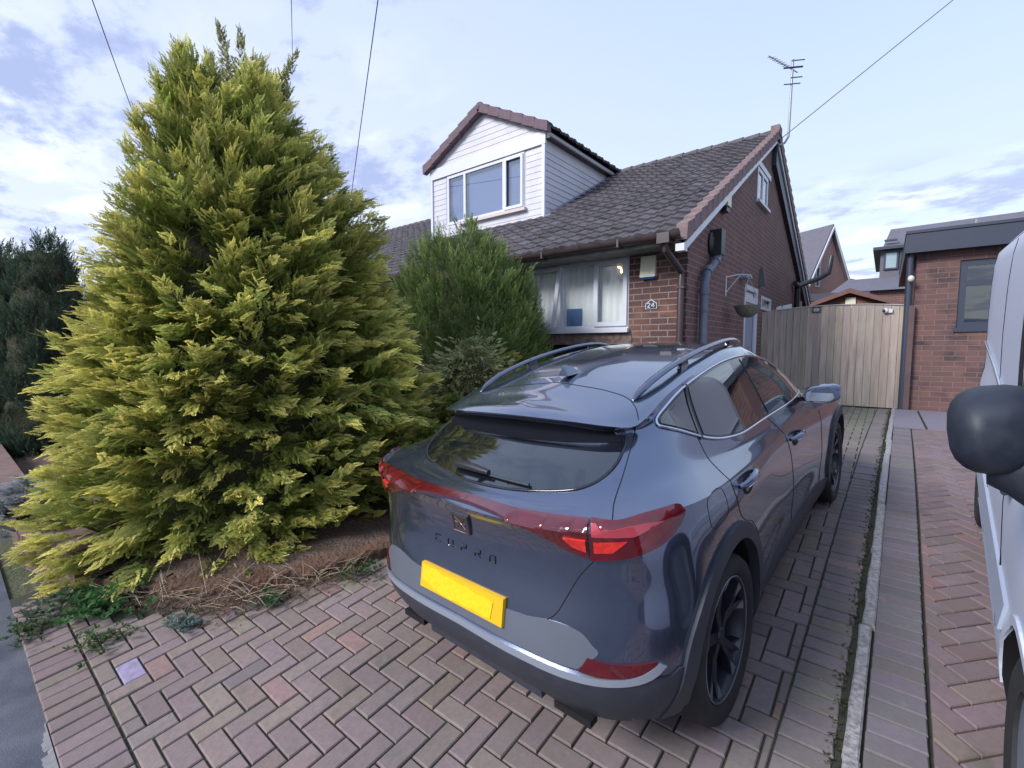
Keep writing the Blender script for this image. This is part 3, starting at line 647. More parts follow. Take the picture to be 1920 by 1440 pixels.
mb = MB(); ringframe(mb, fnD, -6.90, DW[1]-.03, DW[2]+.035, DW[3]-.035, .06, -.05, -.02); mb.build('casement', 'white_upvc', dw)
for a0, a1 in ((DW[0]+.06, -8.19), (-8.15, -6.95), (-6.91, DW[1]-.06)):
    mb = MB(); rectbox(mb, fnD, a0, a1, DW[2]+.06, DW[3]-.06, .01, .016); mb.build('pane', 'pane_sky', dw)
mb = MB(); rectbox(mb, fnD, DW[0]+.02, DW[1]-.02, DW[2]+.02, DW[3]-.02, .075, .085); mb.build('blind', 'blind', dw)
mb = MB(); rectbox(mb, fnD, -8.3, DW[1]+.06, DW[2]-.07, DW[2]-.002, -.10, .05); mb.build('sill', mat('pale_sill', (.55, .47, .45), .6), dw)

# things fixed on the house walls
def alarm(name, label, x0, x1, y, z0, z1, cap=.07):
    t = thing(name, label, 'alarm box', ((x0+x1)/2, y, z0)); mb = MB()
    n = 6; mb.hexa([(x0, y-.07, z0+cap), (x1, y-.07, z0+cap), (x1, y-.001, z0+cap), (x0, y-.001, z0+cap), (x0+.01, y-.05, z1), (x1-.01, y-.05, z1), (x1-.01, y-.001, z1), (x0+.01, y-.001, z1)])
    mb.build('cover', 'cream_plastic', t); return t
al = alarm('alarm_box', 'cream alarm box with blue base high on the brick by the front window', -2.81, -2.585, HY, 2.72, 3.05, .035)
mb = MB(); mb.hexa([(-2.79, HY-.05, 2.725), (-2.605, HY-.05, 2.725), (-2.605, HY-.001, 2.725), (-2.79, HY-.001, 2.725), (-2.812, HY-.072, 2.754), (-2.583, HY-.072, 2.754), (-2.583, HY-.001, 2.754), (-2.812, HY-.001, 2.754)]); mb.build('strobe_base', 'blue_plastic', al)
pq = thing('house_number_plaque', 'small house-shaped dark plaque with white number 24 on the brick', 'number plaque', (-2.65, HY, 2.3))
poly = [(-2.735, 2.305), (-2.565, 2.305), (-2.565, 2.385), (-2.65, 2.44), (-2.735, 2.385)]
mb = MB(); mb.prism(poly, -.012, lambda a, b, d: (a, HY-.002+d, b)); mb.build('backing', 'white_upvc', pq)
mb = MB(); mb.prism([(-2.65+(a+2.65)*.87, 2.362+(b-2.362)*.84) for a, b in poly], -.006, lambda a, b, d: (a, HY-.0145+d, b)); mb.build('face', mat('plaque_black', (.02, .025, .04), .4), pq)
mb = MB()
def stroke(mb, pts, w, y): 
    for p, q in zip(pts, pts[1:]): mb.beam((p[0], y, p[1]), (q[0], y, q[1]), w, .004, up=(0, 1, 0))
stroke(mb, [(-2.705, 2.378), (-2.688, 2.390), (-2.668, 2.386), (-2.662, 2.370), (-2.702, 2.328), (-2.660, 2.328)], .011, HY-.0225)
stroke(mb, [(-2.610, 2.328), (-2.610, 2.392), (-2.645, 2.348), (-2.594, 2.348)], .011, HY-.0225)
mb.build('digits', 'white_upvc', pq)
bk = thing('hanging_basket', 'round grey wire hanging basket on white bracket by the side door', 'hanging basket', (-1.83, 8.55, 2.45))
mat('coir', (.20, .19, .16), .95, noise=(30, 5, .8, (.12, .12, .11)), bump=(80, 1, .01))
mb = MB(); mb.lathe([(.005, -.20), (.08, -.19), (.15, -.13), (.19, -.05), (.205, 0), (.19, 0), (.15, -.04), (.005, -.05)], 20, 'z', (-1.83, 8.55, 2.45)); mb.build('liner', 'coir', bk, smooth=50)
mb = MB()
for k in range(3):
    a = k*2.1+.4; mb.tube([(-1.83+.2*math.cos(a), 8.55+.2*math.sin(a), 2.45), (-1.83, 8.55, 2.93)], .004, 5)
mb.build('chain', 'galv', bk)
mb = MB(); mb.tube([(HX+.01, 8.40, 2.95), (HX+.01, 8.40, 2.62)], .013, 6); mb.tube([(HX+.01, 8.41, 2.93), (-1.98, 8.5, 2.97), (-1.80, 8.56, 2.95), (-1.78, 8.56, 2.90)], .010, 6); mb.tube([(HX+.01, 8.42, 2.68), (-1.95, 8.5, 2.95)], .008, 6)
mb.build('bracket', 'white_upvc', bk)
mb = MB(); mb.box(HX+.001, HX+.12, 9.35, 9.6, 3.02, 3.09); mb.box(HX+.001, HX+.05, 9.42, 9.46, 2.98, 3.18); mb.tube([(HX+.1, 9.47, 3.02), (HX+.1, 9.47, 2.93)], .02); tag(mb.build('security_light', 'galv'), 'small metal outside light above the hanging basket bracket', 'light')
mb = MB(); mb.hexa([(HX+.001, 10.95, 3.05), (HX+.12, 11.02, 3.05), (HX+.12, 11.10, 3.05), (HX+.001, 11.10, 3.05), (HX+.001, 11.0, 3.35), (HX+.06, 11.04, 3.48), (HX+.06, 11.10, 3.48), (HX+.001, 11.1, 3.4)]); tag(mb.build('lantern_bracket', 'black_plastic'), 'black lantern bracket on the brick above the side door', 'bracket')
# black rear gutter, downpipe on gable corner
gt = thing('drainage_pipework', 'black gutter end and downpipes on the far corner of the brick gable', 'pipework', (HX, 15.6, .58))
mb = MB(); mb.tube([(HX+.09, 15.2, 3.55), (HX+.12, 15.5, 3.5), (HX+.55, 16.2, 3.75), (HX+.75, 16.4, 3.9), (HX+.8, 16.5, 4.4)], .07, 8); mb.build('waste_pipe', 'black_plastic', gt, smooth=50)
mb = MB(); mb.tube([(HX+.1, 15.6, 3.5), (HX+.1, 15.7, .6)], .075, 8); mb.build('stack', 'black_plastic', gt, smooth=50)
mb = MB(); mb.tube([(HX+.12, 16.0, 3.1), (HX+.12, 16.0, .6)], .06, 8); mb.build('downpipe', mat('fawn', (.32, .3, .2), .6), gt, smooth=50)
# aerial
ae = thing('tv_aerial', 'grey television aerial on a cranked mast at the gable ridge', 'aerial', (HX+.12, 11.8, 6.1))
# mast foot (1466,265) -> bend (1476,255) -> top (1484,150)
mb = MB(); mb.tube([(-2.02, 11.75, 6.12), (-1.93, 11.9, 6.2), (-1.88, 12.0, 6.35), (-1.86, 12.0, 7.95)], .024, 8); mb.build('mast', 'galv', ae, smooth=50)
mb = MB(); c0 = Vector((-1.84, 12.0, 7.72)); dirv = Vector((-.55, .25, .62)).normalized(); side = Vector((.72, .62, .1)).normalized()
mb.tube([c0-dirv*.12, c0+dirv*.85], .013, 6)
for k in range(7): p = c0+dirv*(.25+k*.085); w = .09; mb.tube([p-side*w, p+side*w], .006, 4)
mb.tube([c0-Vector((0, 0, .28))-side*.2, c0-Vector((0, 0, .28))+side*.16], .012, 5); mb.tube([c0+Vector((0, 0, .06))-side*.22, c0+Vector((0, 0, .06))+side*.2], .02, 5)
mb.tube([c0+Vector((0, 0, .2))-side*.05, c0+Vector((0, 0, .2))+side*.24], .012, 5); mb.tube([c0-Vector((0, 0, .15))-side*.05, c0-Vector((0, 0, .15))+side*.2], .012, 5)
mb.build('reflector', mat('aerial_dark', (.10, .09, .16), .5, metal=.4), ae, smooth=50)

# ---- gate -------------------------------------------------------------------------------------
mat('gate_wood', (.42, .33, .28), .85, noise=(2.2, 8, .6, (.24, .195, .18)), bump=(8, .5, .01), stretch=(7, 7, .7), attr='col')
gate = thing('timber_gate', 'weathered vertical board gate with curved top across the driveway', 'gate', (-1, 11.4, .58))
def gtop(x): t = (x+.85)/1.25; return 2.60-.075*t*t if x > -2.2 else 2.45
mb = MB(); x = -2.14; k = 0
while x < .28:
    w = rnd.choice((.118, .125, .122)); x1 = min(x+w, .285); b = .9+rnd.uniform(-.15, .18); z0 = .60 if x > -1.0 else .6
    dy = rnd.uniform(0, .012)
    mb.hexa([(x, 11.39+dy, z0), (x1-.006, 11.39+dy, z0), (x1-.006, 11.415, z0), (x, 11.415, z0), (x, 11.39+dy, gtop(x)), (x1-.006, 11.39+dy, gtop(x1)), (x1-.006, 11.415, gtop(x1)), (x, 11.415, gtop(x))], (.46*b, .385*b*rnd.uniform(.95, 1.04), .315*b*rnd.uniform(.93, 1.08))); x = x1
mb.build('boards', 'gate_wood', gate)
mb = MB()
for x0, x1 in ((-2.14, -.95), (-.93, .28)):
    for z in (.75, 1.5, 2.25): mb = MB(); mb.box(x0, x1, 11.416, 11.46, z, z+.1, (.27, .21, .18)); mb.build('rail', 'gate_wood', gate)
n = 24; mb = MB()
for k in range(n): xa, xb = -1.95+2.2*k/n, -1.95+2.2*(k+1)/n; mb.beam((xa, 11.40, gtop(xa)+.006), (xb, 11.40, gtop(xb)+.006), .05, .012)
mb.build('capping', mat('pale_wood', (.5, .47, .45), .8), gate)
mb = MB(); mb.box(.30, .385, 11.28, 11.36, .55, 2.52); tag(mb.build('gate_post', mat('dark_post', (.12, .075, .075), .8, noise=(5, 5, .5, (.07, .05, .05)))), 'dark brown square post between the timber gate and the neighbour brick wall', 'post')
cm = thing('security_camera', 'small white camera on the right top of the timber gate', 'camera', (-.02, 11.36, 2.43))
mb = MB(); mb.ball((-.03, 11.36, 2.45), (.05, .05, .05)); mb.box(-.02, .07, 11.35, 11.39, 2.41, 2.48); mb.build('housing', 'white_upvc', cm, smooth=50)
mb = MB(); mb.ball((-.055, 11.325, 2.45), (.028, .02, .03)); mb.build('lens', 'black_plastic', cm, smooth=50)
bxs = thing('gate_letter_plate', 'small dark square vent on the top of the timber gate', 'vent plate', (-1.12, 11.37, 2.48))
mb = MB(); ringframe(mb, FRONT(11.37), -1.21, -1.07, 2.47, 2.58, .015, 0, .018); mb.build('frame', 'black_plastic', bxs)
mb = MB(); rectbox(mb, FRONT(11.375), -1.19, -1.09, 2.49, 2.56, 0, .01); mb.build('grille', 'galv', bxs)
for i, (x, z, lab, w) in enumerate(((-1.83, 2.60, 'small white plastic piece standing on the left end of the gate top', .05), (-1.68, 2.625, 'larger white bracket lying along the gate top next to the gable', .09))):
    mb = MB(); mb.hexa([(x-w, 11.42, z-.05), (x+w, 11.42, z-.05), (x+w, 11.5, z-.05), (x-w, 11.5, z-.05), (x-w*.8, 11.42, z+.02), (x+w*.9, 11.42, z+.05), (x+w*.9, 11.5, z+.05), (x-w*.8, 11.5, z+.02)]); tag(mb.build('white_bracket', 'white_upvc'), lab, 'bracket')

# ---- neighbour's single-storey building on the right ------------------------------------------
nb = thing('neighbour_garage', 'low red and purple brick building with deep dark grey fascia right of the gate', 'building', (.37, 11.4, .58))
NW = (.955, 1.85, 2.10, 3.28)
mb = MB(); wall(mb, [(.37, .5), (7, .5), (7, 3.62), (.37, 3.62)], [NW], FRONT(11.4)); mb.add([(.37, 11.4, .5), (.37, 17, .5), (.37, 17, 3.6), (.37, 11.4, 3.6)], [(0, 1, 2, 3)]); mb.build('wall', 'brick_neighbour', nb)
mb = MB(); mb.box(.20, 7.3, 11.18, 11.21, 3.46, 3.80); mb.box(.20, .23, 11.21, 17.2, 3.46, 3.80); mb.box(.23, 7.3, 11.21, 11.399, 3.46, 3.50); mb.box(.23, .369, 11.399, 17.2, 3.46, 3.50)
mb.box(.19, 7.31, 11.16, 17.2, 3.801, 3.85); mb.build('fascia', 'charcoal_frame', nb)
mb = MB(); mb.tube([(.28, 11.33, 3.48), (.28, 11.33, .6)], .055, 10); mb.build('downpipe', 'charcoal_frame', nb, smooth=50)
w = simple_window(FRONT(11.43), NW, nb, 'charcoal_frame', 'pane_dark', w=.10, sill=.07, top=2.88, back='blind', bd=.25)
mb = MB(); mb.ball((.30, 11.2, 3.0), (.05, .05, .06)); tag(mb.build('bulkhead_light', 'cream_plastic', smooth=60), 'small round pale light on the neighbour building corner', 'light')

# ---- far buildings -----------------------------------------------------------------------------
def far_house(name, label, x0, x1, yg, y1, ze, zr, wm, win=None):
    """gable end on the +x side: ridge runs along x"""
    t = thing(name, label, 'house', (x1, yg, .5)); ym = (yg+y1)/2
    mb = MB(); wall(mb, [(yg, .3), (y1, .3), (y1, ze), (ym, zr), (yg, ze)], [], SIDE(x1)); wall(mb, [(x0, .3), (x1, .3), (x1, ze), (x0, ze)], [], FRONT(yg)); mb.build('wall', wm, t)
    mb = MB()
    for ya in (yg, y1):
        s_ = -.35 if ya == yg else .35; k = (zr-ze)/abs(ym-ya)
        mb.hexa([(x0, ya+s_, ze-.35*k-.02), (x1+.25, ya+s_, ze-.35*k-.02), (x1+.25, ym, zr-.02), (x0, ym, zr-.02), (x0, ya+s_, ze-.35*k+.16), (x1+.25, ya+s_, ze-.35*k+.16), (x1+.25, ym, zr+.16), (x0, ym, zr+.16)])
    mb.build('roof', 'slate_far', t)
    mb = MB()
    for ya in (yg, y1):
        s_ = -.35 if ya == yg else .35; k = (zr-ze)/abs(ym-ya)
        mb.hexa([(x1+.251, ya+s_, ze-.35*k-.18), (x1+.29, ya+s_, ze-.35*k-.18), (x1+.29, ym, zr-.15), (x1+.251, ym, zr-.15), (x1+.251, ya+s_, ze-.35*k+.02), (x1+.29, ya+s_, ze-.35*k+.02), (x1+.29, ym, zr+.03), (x1+.251, ym, zr+.03)])
    mb.build('bargeboard', 'white_upvc', t); return t
# far gabled house, turned a little
t = thing('far_brick_house', 'pinkish red brick house gable with grey roof far beyond the timber gate', 'house', (-3, 36, .5))
A, B = Vector((-4.25, 34, 0)), Vector((-1.95, 37.6, 0)); d_ = (B-A).normalized(); bk_ = Vector((-d_.y, d_.x, 0)); wd = (B-A).length
def gp(a, b, d): p = A+d_*a+bk_*d; return (p.x, p.y, b)
hw = wd/2; ze, zr = 5.0, 9.15
mb = MB(); wall(mb, [(0, .3), (wd, .3), (wd, ze), (hw*1.0, zr), (0, ze)], [(1.15, 1.45, 5.6, 7.3)], gp, .1); mb.add([gp(0, .3, 0), gp(0, .3, 9), gp(0, ze, 9), gp(0, ze, 0)], [(0, 1, 2, 3)]); mb.build('wall', 'brick_far', t)
mb = MB()
for s_ in (0, 1):
    e = -.3 if s_ == 0 else wd+.3; zz = ze-.3*(zr-ze)/hw
    mb.hexa([gp(e, zz, -.25), gp(e, zz, 9), gp(hw, zr, 9), gp(hw, zr, -.25), gp(e, zz+.3, -.25), gp(e, zz+.3, 9), gp(hw, zr+.3, 9), gp(hw, zr+.3, -.25)])
mb.build('roof', 'slate_far', t)
mb = MB()
for s_ in (0, 1):
    e = -.25 if s_ == 0 else wd+.25; zz = ze-.3*(zr-ze)/hw
    mb.hexa([gp(e, zz-.02, -.32), gp(e, zz-.02, -.255), gp(hw, zr-.02, -.255), gp(hw, zr-.02, -.32), gp(e, zz+.16, -.32), gp(e, zz+.16, -.255), gp(hw, zr+.16, -.255), gp(hw, zr+.16, -.32)])
mb.build('bargeboard', 'white_upvc', t)
mb = MB(); ringframe(mb, gp, 1.1, 1.5, 5.55, 7.35, .09, -.04, .05); rectbox(mb, gp, 1.19, 1.41, 6.75, 6.83, -.04, .05); o = mb.build('window', 'white_upvc', t)
mb = MB(); rectbox(mb, gp, 1.18, 1.42, 5.6, 7.3, .03, .04); mb.build('pane', 'pane_dark', o)
mb = MB(); mb.hexa([gp(-1.6, 5.9, 1.2), gp(-.1, 5.9, 1.2), gp(-.1, 5.9, 5), gp(-1.6, 5.9, 5), gp(-1.6, 6.75, 1.2), gp(-.1, 6.75, 1.2), gp(1.0, 7.0, 5), gp(-1.6, 7.0, 5)]); do = mb.build('dormer', 'slate_far', t)
mb = MB(); rectbox(mb, gp, -1.65, .1, 6.72, 6.86, 1.05, 1.18); mb.build('dormer_fascia', 'white_upvc', do)
# far bay roof peeping out on the right of the gable
t = thing('far_annexe', 'small grey-green roofed annexe right of the far brick gable', 'building', (-1.7, 40, .5))
mb = MB(); mb.box(-2.4, -1.55, 40, 44, .5, 5.9); mb.build('wall', mat('far_render', (.2, .23, .24), .8), t)
mb = MB(); mb.hexa([(-2.6, 39.7, 5.9), (-1.25, 39.7, 5.9), (-1.25, 44, 5.9), (-2.6, 44, 5.9), (-2.6, 40.5, 6.7), (-1.9, 40.5, 6.5), (-1.9, 44, 6.5), (-2.6, 44, 6.7)]); mb.build('roof', 'slate_far', t)
# dark mansard house
t = thing('mansard_house', 'dark grey tile-hung house with mansard roof and leaded window behind the red shed', 'house', (2, 30, .5))
mb = MB(); mb.box(-.42, 9, 30, 38, .5, 6.6); mb.build('wall', 'slate_far', t)
mb = MB(); mb.hexa([(-.35, 29.9, 6.72), (9, 29.9, 6.72), (9, 38, 6.72), (-.35, 38, 6.72), (-.08, 31.4, 7.85), (9, 31.4, 8.0), (9, 37, 8.0), (-.08, 37, 7.85)]); r_ = mb.build('roof', 'slate_far', t)
mb = MB(); mb.box(-.72, 9, 29.6, 38.2, 6.58, 6.72); mb.box(-.3, .2, 29.85, 30, 7.0, 7.08); mb.build('eaves', 'charcoal_frame', t)
o = None
mb = MB(); ringframe(mb, FRONT(29.95), -.28, .28, 5.62, 6.5, .07, -.05, .04); ringframe(mb, FRONT(29.95), .33, .95, 5.66, 6.5, .07, -.05, .04); o = mb.build('window', 'charcoal_frame', t)
mb = MB(); rectbox(mb, FRONT(29.93), -.22, .22, 5.68, 6.44, 0, .01); rectbox(mb, FRONT(29.93), .39, .89, 5.7, 6.44, 0, .01); mb.build('pane', mat('leaded_pane', (.30, .38, .42), .25, noise=(3, 2, .4, (.2, .3, .32))), o)
mb = MB(); mb.hexa([(-2.2, 27, 4.35), (6, 27, 4.35), (6, 30, 4.35), (-2.2, 30, 4.35), (-1.7, 29.6, 5.2), (6, 29.6, 5.3), (6, 29.99, 5.3), (-1.7, 29.99, 5.2)]); mb.build('porch_roof', 'slate_far', t)
mb = MB(); mb.box(-2.2, 6, 27.3, 29.99, .5, 4.35); mb.build('porch_wall', 'brick_gable', t)
# shed / garage behind the gate
t = thing('red_shed', 'low red-brown gabled shed just above the middle of the timber gate', 'shed', (-1.05, 20, .5))
mb = MB(); wall(mb, [(-2.5, .5), (.35, .5), (.35, 3.08), (-1.05, 3.62), (-2.5, 3.08)], [], FRONT(20)); mb.build('wall', mat('red_boards', (.24, .10, .075), .8, noise=(2, 4, .4, (.19, .085, .07)), stretch=(1, 1, 12)), t)
mb = MB()
for e in (-2.75, .6):
    mb.hexa([(e, 19.7, 2.98), (-1.05, 19.7, 3.62), (-1.05, 26, 3.62), (e, 26, 2.98), (e, 19.7, 3.12), (-1.05, 19.7, 3.78), (-1.05, 26, 3.78), (e, 26, 3.12)])
mb.build('roof', mat('shed_roof', (.17, .085, .075), .85, noise=(4, 6, .6, (.12, .075, .075)), bump=(30, .5, .01)), t)
al2 = alarm('alarm_box', 'small cream alarm box on the red shed gable above the gate', -1.17, -.87, 20, 3.05, 3.48, .06)
t = thing('brick_outbuilding', 'long low dark red brick outbuilding behind the left part of the gate', 'building', (-3, 24, .5))
mb = MB(); mb.box(-6, -.8, 24, 28, .5, 3.75); mb.build('wall', 'brick_gable', t); mb = MB(); mb.box(-6.1, -.6, 23.8, 28.1, 3.75, 4.05); mb.build('roof', 'charcoal_frame', t)
mb = MB(); mb.tube([(1.62, 16.5, 3.8), (1.62, 16.5, 4.95)], .035, 6); tag(mb.build('flue_pipe', 'galv'), 'thin upright flue pipe above the neighbour garage roof', 'pipe')
t = thing('neighbour_roof', 'dark tiled pitched roof rising behind the grey fascia of the neighbour building', 'building', (3, 14, 3.8))
mb = MB(); mb.hexa([(.35, 13.2, 3.86), (7.3, 13.2, 3.86), (7.3, 17.1, 3.86), (.35, 17.1, 3.86), (.9, 15.4, 4.62), (7.3, 15.4, 4.75), (7.3, 17, 4.75), (.9, 17, 4.62)]); mb.build('roof', 'slate_far', t)
# ================================================================ CAR (car space: x right, y forward, z up, origin under the rear axle)
def paint_mat():
    m_ = mat('car_paint', (.10, .125, .205), .20, metal=.85, coat=1.0, spec=.5, coat_rough=.015)
    nt = m_.node_tree; N = nt.nodes; L = nt.links; b = N['Principled BSDF']
    b.inputs['Coat IOR'].default_value = 1.85
    tc = N.new('ShaderNodeTexCoord'); n = N.new('ShaderNodeTexNoise'); n.inputs['Scale'].default_value = 3.0; n.inputs['Detail'].default_value = 5; L.new(tc.outputs['Object'], n.inputs[0])
    mr = N.new('ShaderNodeMapRange'); mr.inputs[1].default_value = .4; mr.inputs[2].default_value = .8; mr.inputs[3].default_value = .015; mr.inputs[4].default_value = .09; L.new(n.outputs[0], mr.inputs[0]); L.new(mr.outputs[0], b.inputs['Coat Roughness'])
paint_mat()
mat('car_glass', (.006, .008, .012), .03, spec=1.0, coat=1.0, coat_rough=.01).node_tree.nodes['Principled BSDF'].inputs['Coat IOR'].default_value = 1.6
mat('car_glass_front', (.02, .035, .04), .04, spec=.9, coat=.5, coat_rough=.01)
mat('gloss_black', (.008, .009, .014), .12, coat=.6)
mat('dark_trim', (.028, .032, .045), .5, noise=(20, 4, .4, (.045, .05, .065)))
mat('gap', (.002, .002, .004), .8)
mat('satin_grey', (.14, .155, .19), .38, metal=.35, noise=(6, 5, .4, (.15, .16, .20)))
mat('bright_trim', (.50, .55, .66), .22, metal=.85)
mat('chrome', (.62, .66, .74), .12, metal=1.0)
mat('lamp_red', (.11, .004, .009), .12, coat=1.0, noise=(14, 3, .6, (.06, .002, .006)))
mat('lamp_deep', (.12, .003, .006), .12, coat=1.0)
mat('lamp_bright', (.75, .03, .02), .25, coat=1.0, noise=(60, 2, .7, (.45, .01, .01)))
mat('tyre', (.018, .018, .022), .8, noise=(20, 4, .5, (.035, .034, .036)), bump=(90, .3, .002))
mat('rim_dark', (.03, .033, .045), .35, metal=.5)
mat('rim_light', (.30, .32, .38), .3, metal=.7)
mat('copper', (.30, .16, .12), .35, metal=.8)
mat('plate_yellow', (.72, .42, .008), .45, noise=(9, 2, .5, (.66, .38, .008)))
mat('plate_patch', (.80, .56, .004), .5, noise=(70, 3, .35, (.55, .36, .01)))
mat('brake', (.12, .12, .13), .4, metal=.7)
CAR_YAW, CAR_PITCH, CAR_ROLL = math.radians(-3.57), math.radians(5.0), math.radians(-1.3)
CAR_POS = Vector((-1.257, 2.067, .231))
# control net: rows bottom -> top, columns rear centre -> side -> front centre
NET = [
 [(0,-.64,.25),(.32,-.64,.25),(.55,-.60,.24),(.69,-.51,.24),(.77,-.38,.23),(.795,-.24,.22),(.80,0,.20),(.79,.42,.19),(.785,1.0,.19),(.785,1.7,.19),(.79,2.3,.20),(.79,2.75,.20),(.70,3.15,.20),(.46,3.42,.20),(0,3.5,.20)],
 [(0,-.715,.36),(.32,-.71,.36),(.57,-.665,.355),(.73,-.56,.35),(.81,-.41,.34),(.835,-.25,.33),(.84,0,.31),(.825,.42,.29),(.81,1.0,.28),(.81,1.7,.28),(.83,2.3,.29),(.835,2.75,.31),(.75,3.2,.32),(.50,3.5,.33),(0,3.56,.34)],
 [(0,-.74,.45),(.32,-.735,.45),(.58,-.69,.445),(.75,-.575,.44),(.83,-.42,.44),(.85,-.25,.43),(.85,0,.42),(.83,.42,.41),(.805,1.0,.41),(.805,1.7,.41),(.835,2.3,.42),(.845,2.75,.43),(.78,3.18,.46),(.53,3.5,.48),(0,3.58,.50)],
 [(0,-.715,.59),(.32,-.71,.59),(.575,-.67,.595),(.745,-.565,.60),(.83,-.41,.60),(.85,-.25,.59),(.853,0,.58),(.835,.42,.57),(.815,1.0,.56),(.815,1.7,.56),(.84,2.3,.57),(.848,2.75,.58),(.78,3.16,.60),(.53,3.47,.62),(0,3.57,.64)],
 [(0,-.68,.74),(.32,-.675,.74),(.565,-.645,.745),(.735,-.555,.75),(.82,-.405,.755),(.845,-.25,.755),(.848,0,.745),(.83,.42,.73),(.81,1.0,.72),(.81,1.7,.71),(.835,2.3,.71),(.842,2.75,.70),(.77,3.12,.70),(.51,3.43,.70),(0,3.54,.70)],
 [(0,-.675,.87),(.32,-.67,.875),(.565,-.645,.885),(.735,-.56,.90),(.815,-.42,.90),(.838,-.25,.895),(.84,0,.875),(.825,.42,.85),(.80,1.0,.83),(.805,1.7,.82),(.83,2.3,.81),(.835,2.75,.79),(.745,3.06,.77),(.49,3.38,.75),(0,3.50,.74)],
 [(0,-.705,.95),(.32,-.70,.955),(.57,-.665,.975),(.72,-.57,1.0),(.795,-.44,1.01),(.82,-.26,.99),(.815,0,.96),(.80,.42,.93),(.785,1.0,.91),(.79,1.7,.90),(.81,2.3,.89),(.80,2.75,.87),(.70,3.0,.83),(.46,3.30,.80),(0,3.42,.785)],
 [(0,-.63,.965),(.31,-.62,.975),(.54,-.57,.995),(.67,-.48,1.02),(.735,-.35,1.035),(.755,-.17,1.025),(.758,.05,1.0),(.755,.42,.975),(.755,1.0,.955),(.76,1.7,.945),(.755,2.2,.93),(.72,2.6,.90),(.61,2.9,.87),(.39,3.15,.85),(0,3.25,.84)],
 [(0,-.555,1.0),(.31,-.545,1.0),(.50,-.50,1.02),(.61,-.41,1.045),(.665,-.29,1.065),(.695,-.12,1.065),(.71,.08,1.045),(.72,.42,1.02),(.725,1.0,1.005),(.725,1.6,1.0),(.69,2.0,1.0),(.62,2.2,1.0),(.46,2.38,1.0),(.27,2.43,1.0),(0,2.46,1.0)],
 [(0,-.42,1.10),(.29,-.41,1.10),(.47,-.37,1.11),(.57,-.29,1.125),(.61,-.19,1.14),(.635,-.05,1.15),(.645,.12,1.15),(.655,.42,1.16),(.66,1.0,1.175),(.655,1.5,1.18),(.615,1.78,1.19),(.54,1.93,1.2),(.40,2.02,1.21),(.23,2.07,1.21),(0,2.09,1.21)],
 [(0,-.30,1.175),(.27,-.29,1.175),(.44,-.26,1.18),(.53,-.20,1.195),(.57,-.11,1.215),(.585,.0,1.235),(.59,.14,1.255),(.60,.42,1.29),(.60,.95,1.335),(.58,1.28,1.34),(.54,1.47,1.345),(.47,1.56,1.35),(.35,1.63,1.35),(.18,1.68,1.35),(0,1.70,1.35)],
 [(0,-.35,1.255),(.29,-.335,1.248),(.48,-.305,1.235),(.56,-.25,1.228),(.575,-.15,1.25),(.572,-.03,1.285),(.57,.12,1.32),(.565,.42,1.365),(.555,.88,1.405),(.54,1.15,1.41),(.50,1.3,1.415),(.43,1.38,1.42),(.31,1.44,1.42),(.17,1.47,1.425),(0,1.49,1.425)],
 [(0,-.30,1.272),(.22,-.28,1.268),(.36,-.24,1.263),(.43,-.17,1.272),(.46,-.07,1.292),(.465,.03,1.315),(.465,.16,1.342),(.46,.42,1.388),(.45,.82,1.432),(.43,1.05,1.445),(.385,1.16,1.447),(.315,1.23,1.448),(.22,1.28,1.449),(.11,1.30,1.45),(0,1.31,1.45)],
 [(0,-.25,1.285),(0,-.23,1.288),(0,-.19,1.298),(0,-.12,1.31),(0,-.04,1.33),(0,.05,1.35),(0,.18,1.375),(0,.42,1.415),(0,.80,1.455),(0,.98,1.465),(0,1.07,1.467),(0,1.13,1.468),(0,1.17,1.468),(0,1.19,1.468),(0,1.2,1.468)],
]
CREASE_ROWS = {6, 11}
def net_eval(NET, sub=6):
    P = np.array(NET, float); nr, nc, _ = P.shape
    def cr(p0, p1, p2, p3, t):
        return .5*((2*p1)+(-p0+p2)*t+(2*p0-5*p1+4*p2-p3)*t*t+(-p0+3*p1-3*p2+p3)*t**3)
    def interp(A, mirror_ends):
        n = len(A); out = []
        for i in range(n-1):
            p0 = A[i-1] if i > 0 else (A[1]*mirror_ends if mirror_ends is not None else 2*A[0]-A[1])
            p3 = A[i+2] if i+2 < n else (A[n-2]*mirror_ends if mirror_ends is not None else 2*A[n-1]-A[n-2])
            for k in range(sub): out.append(cr(p0, A[i], A[i+1], p3, k/sub))
        out.append(A[-1]); return np.array(out)
    mir = np.array([-1, 1, 1.])
    cols = interp(np.transpose(P, (0, 1, 2)).swapaxes(0, 1), mir).swapaxes(0, 1)        # along columns
    # rows: split at crease rows so they stay sharp
    cuts = [0]+sorted(CREASE_ROWS)+[nr-1]; segs = []
    for a, b in zip(cuts, cuts[1:]):
        s_ = interp(cols[a:b+1], None); segs.append(s_ if a == 0 else s_[1:])
    return np.concatenate(segs, 0)
G_ = net_eval(NET)
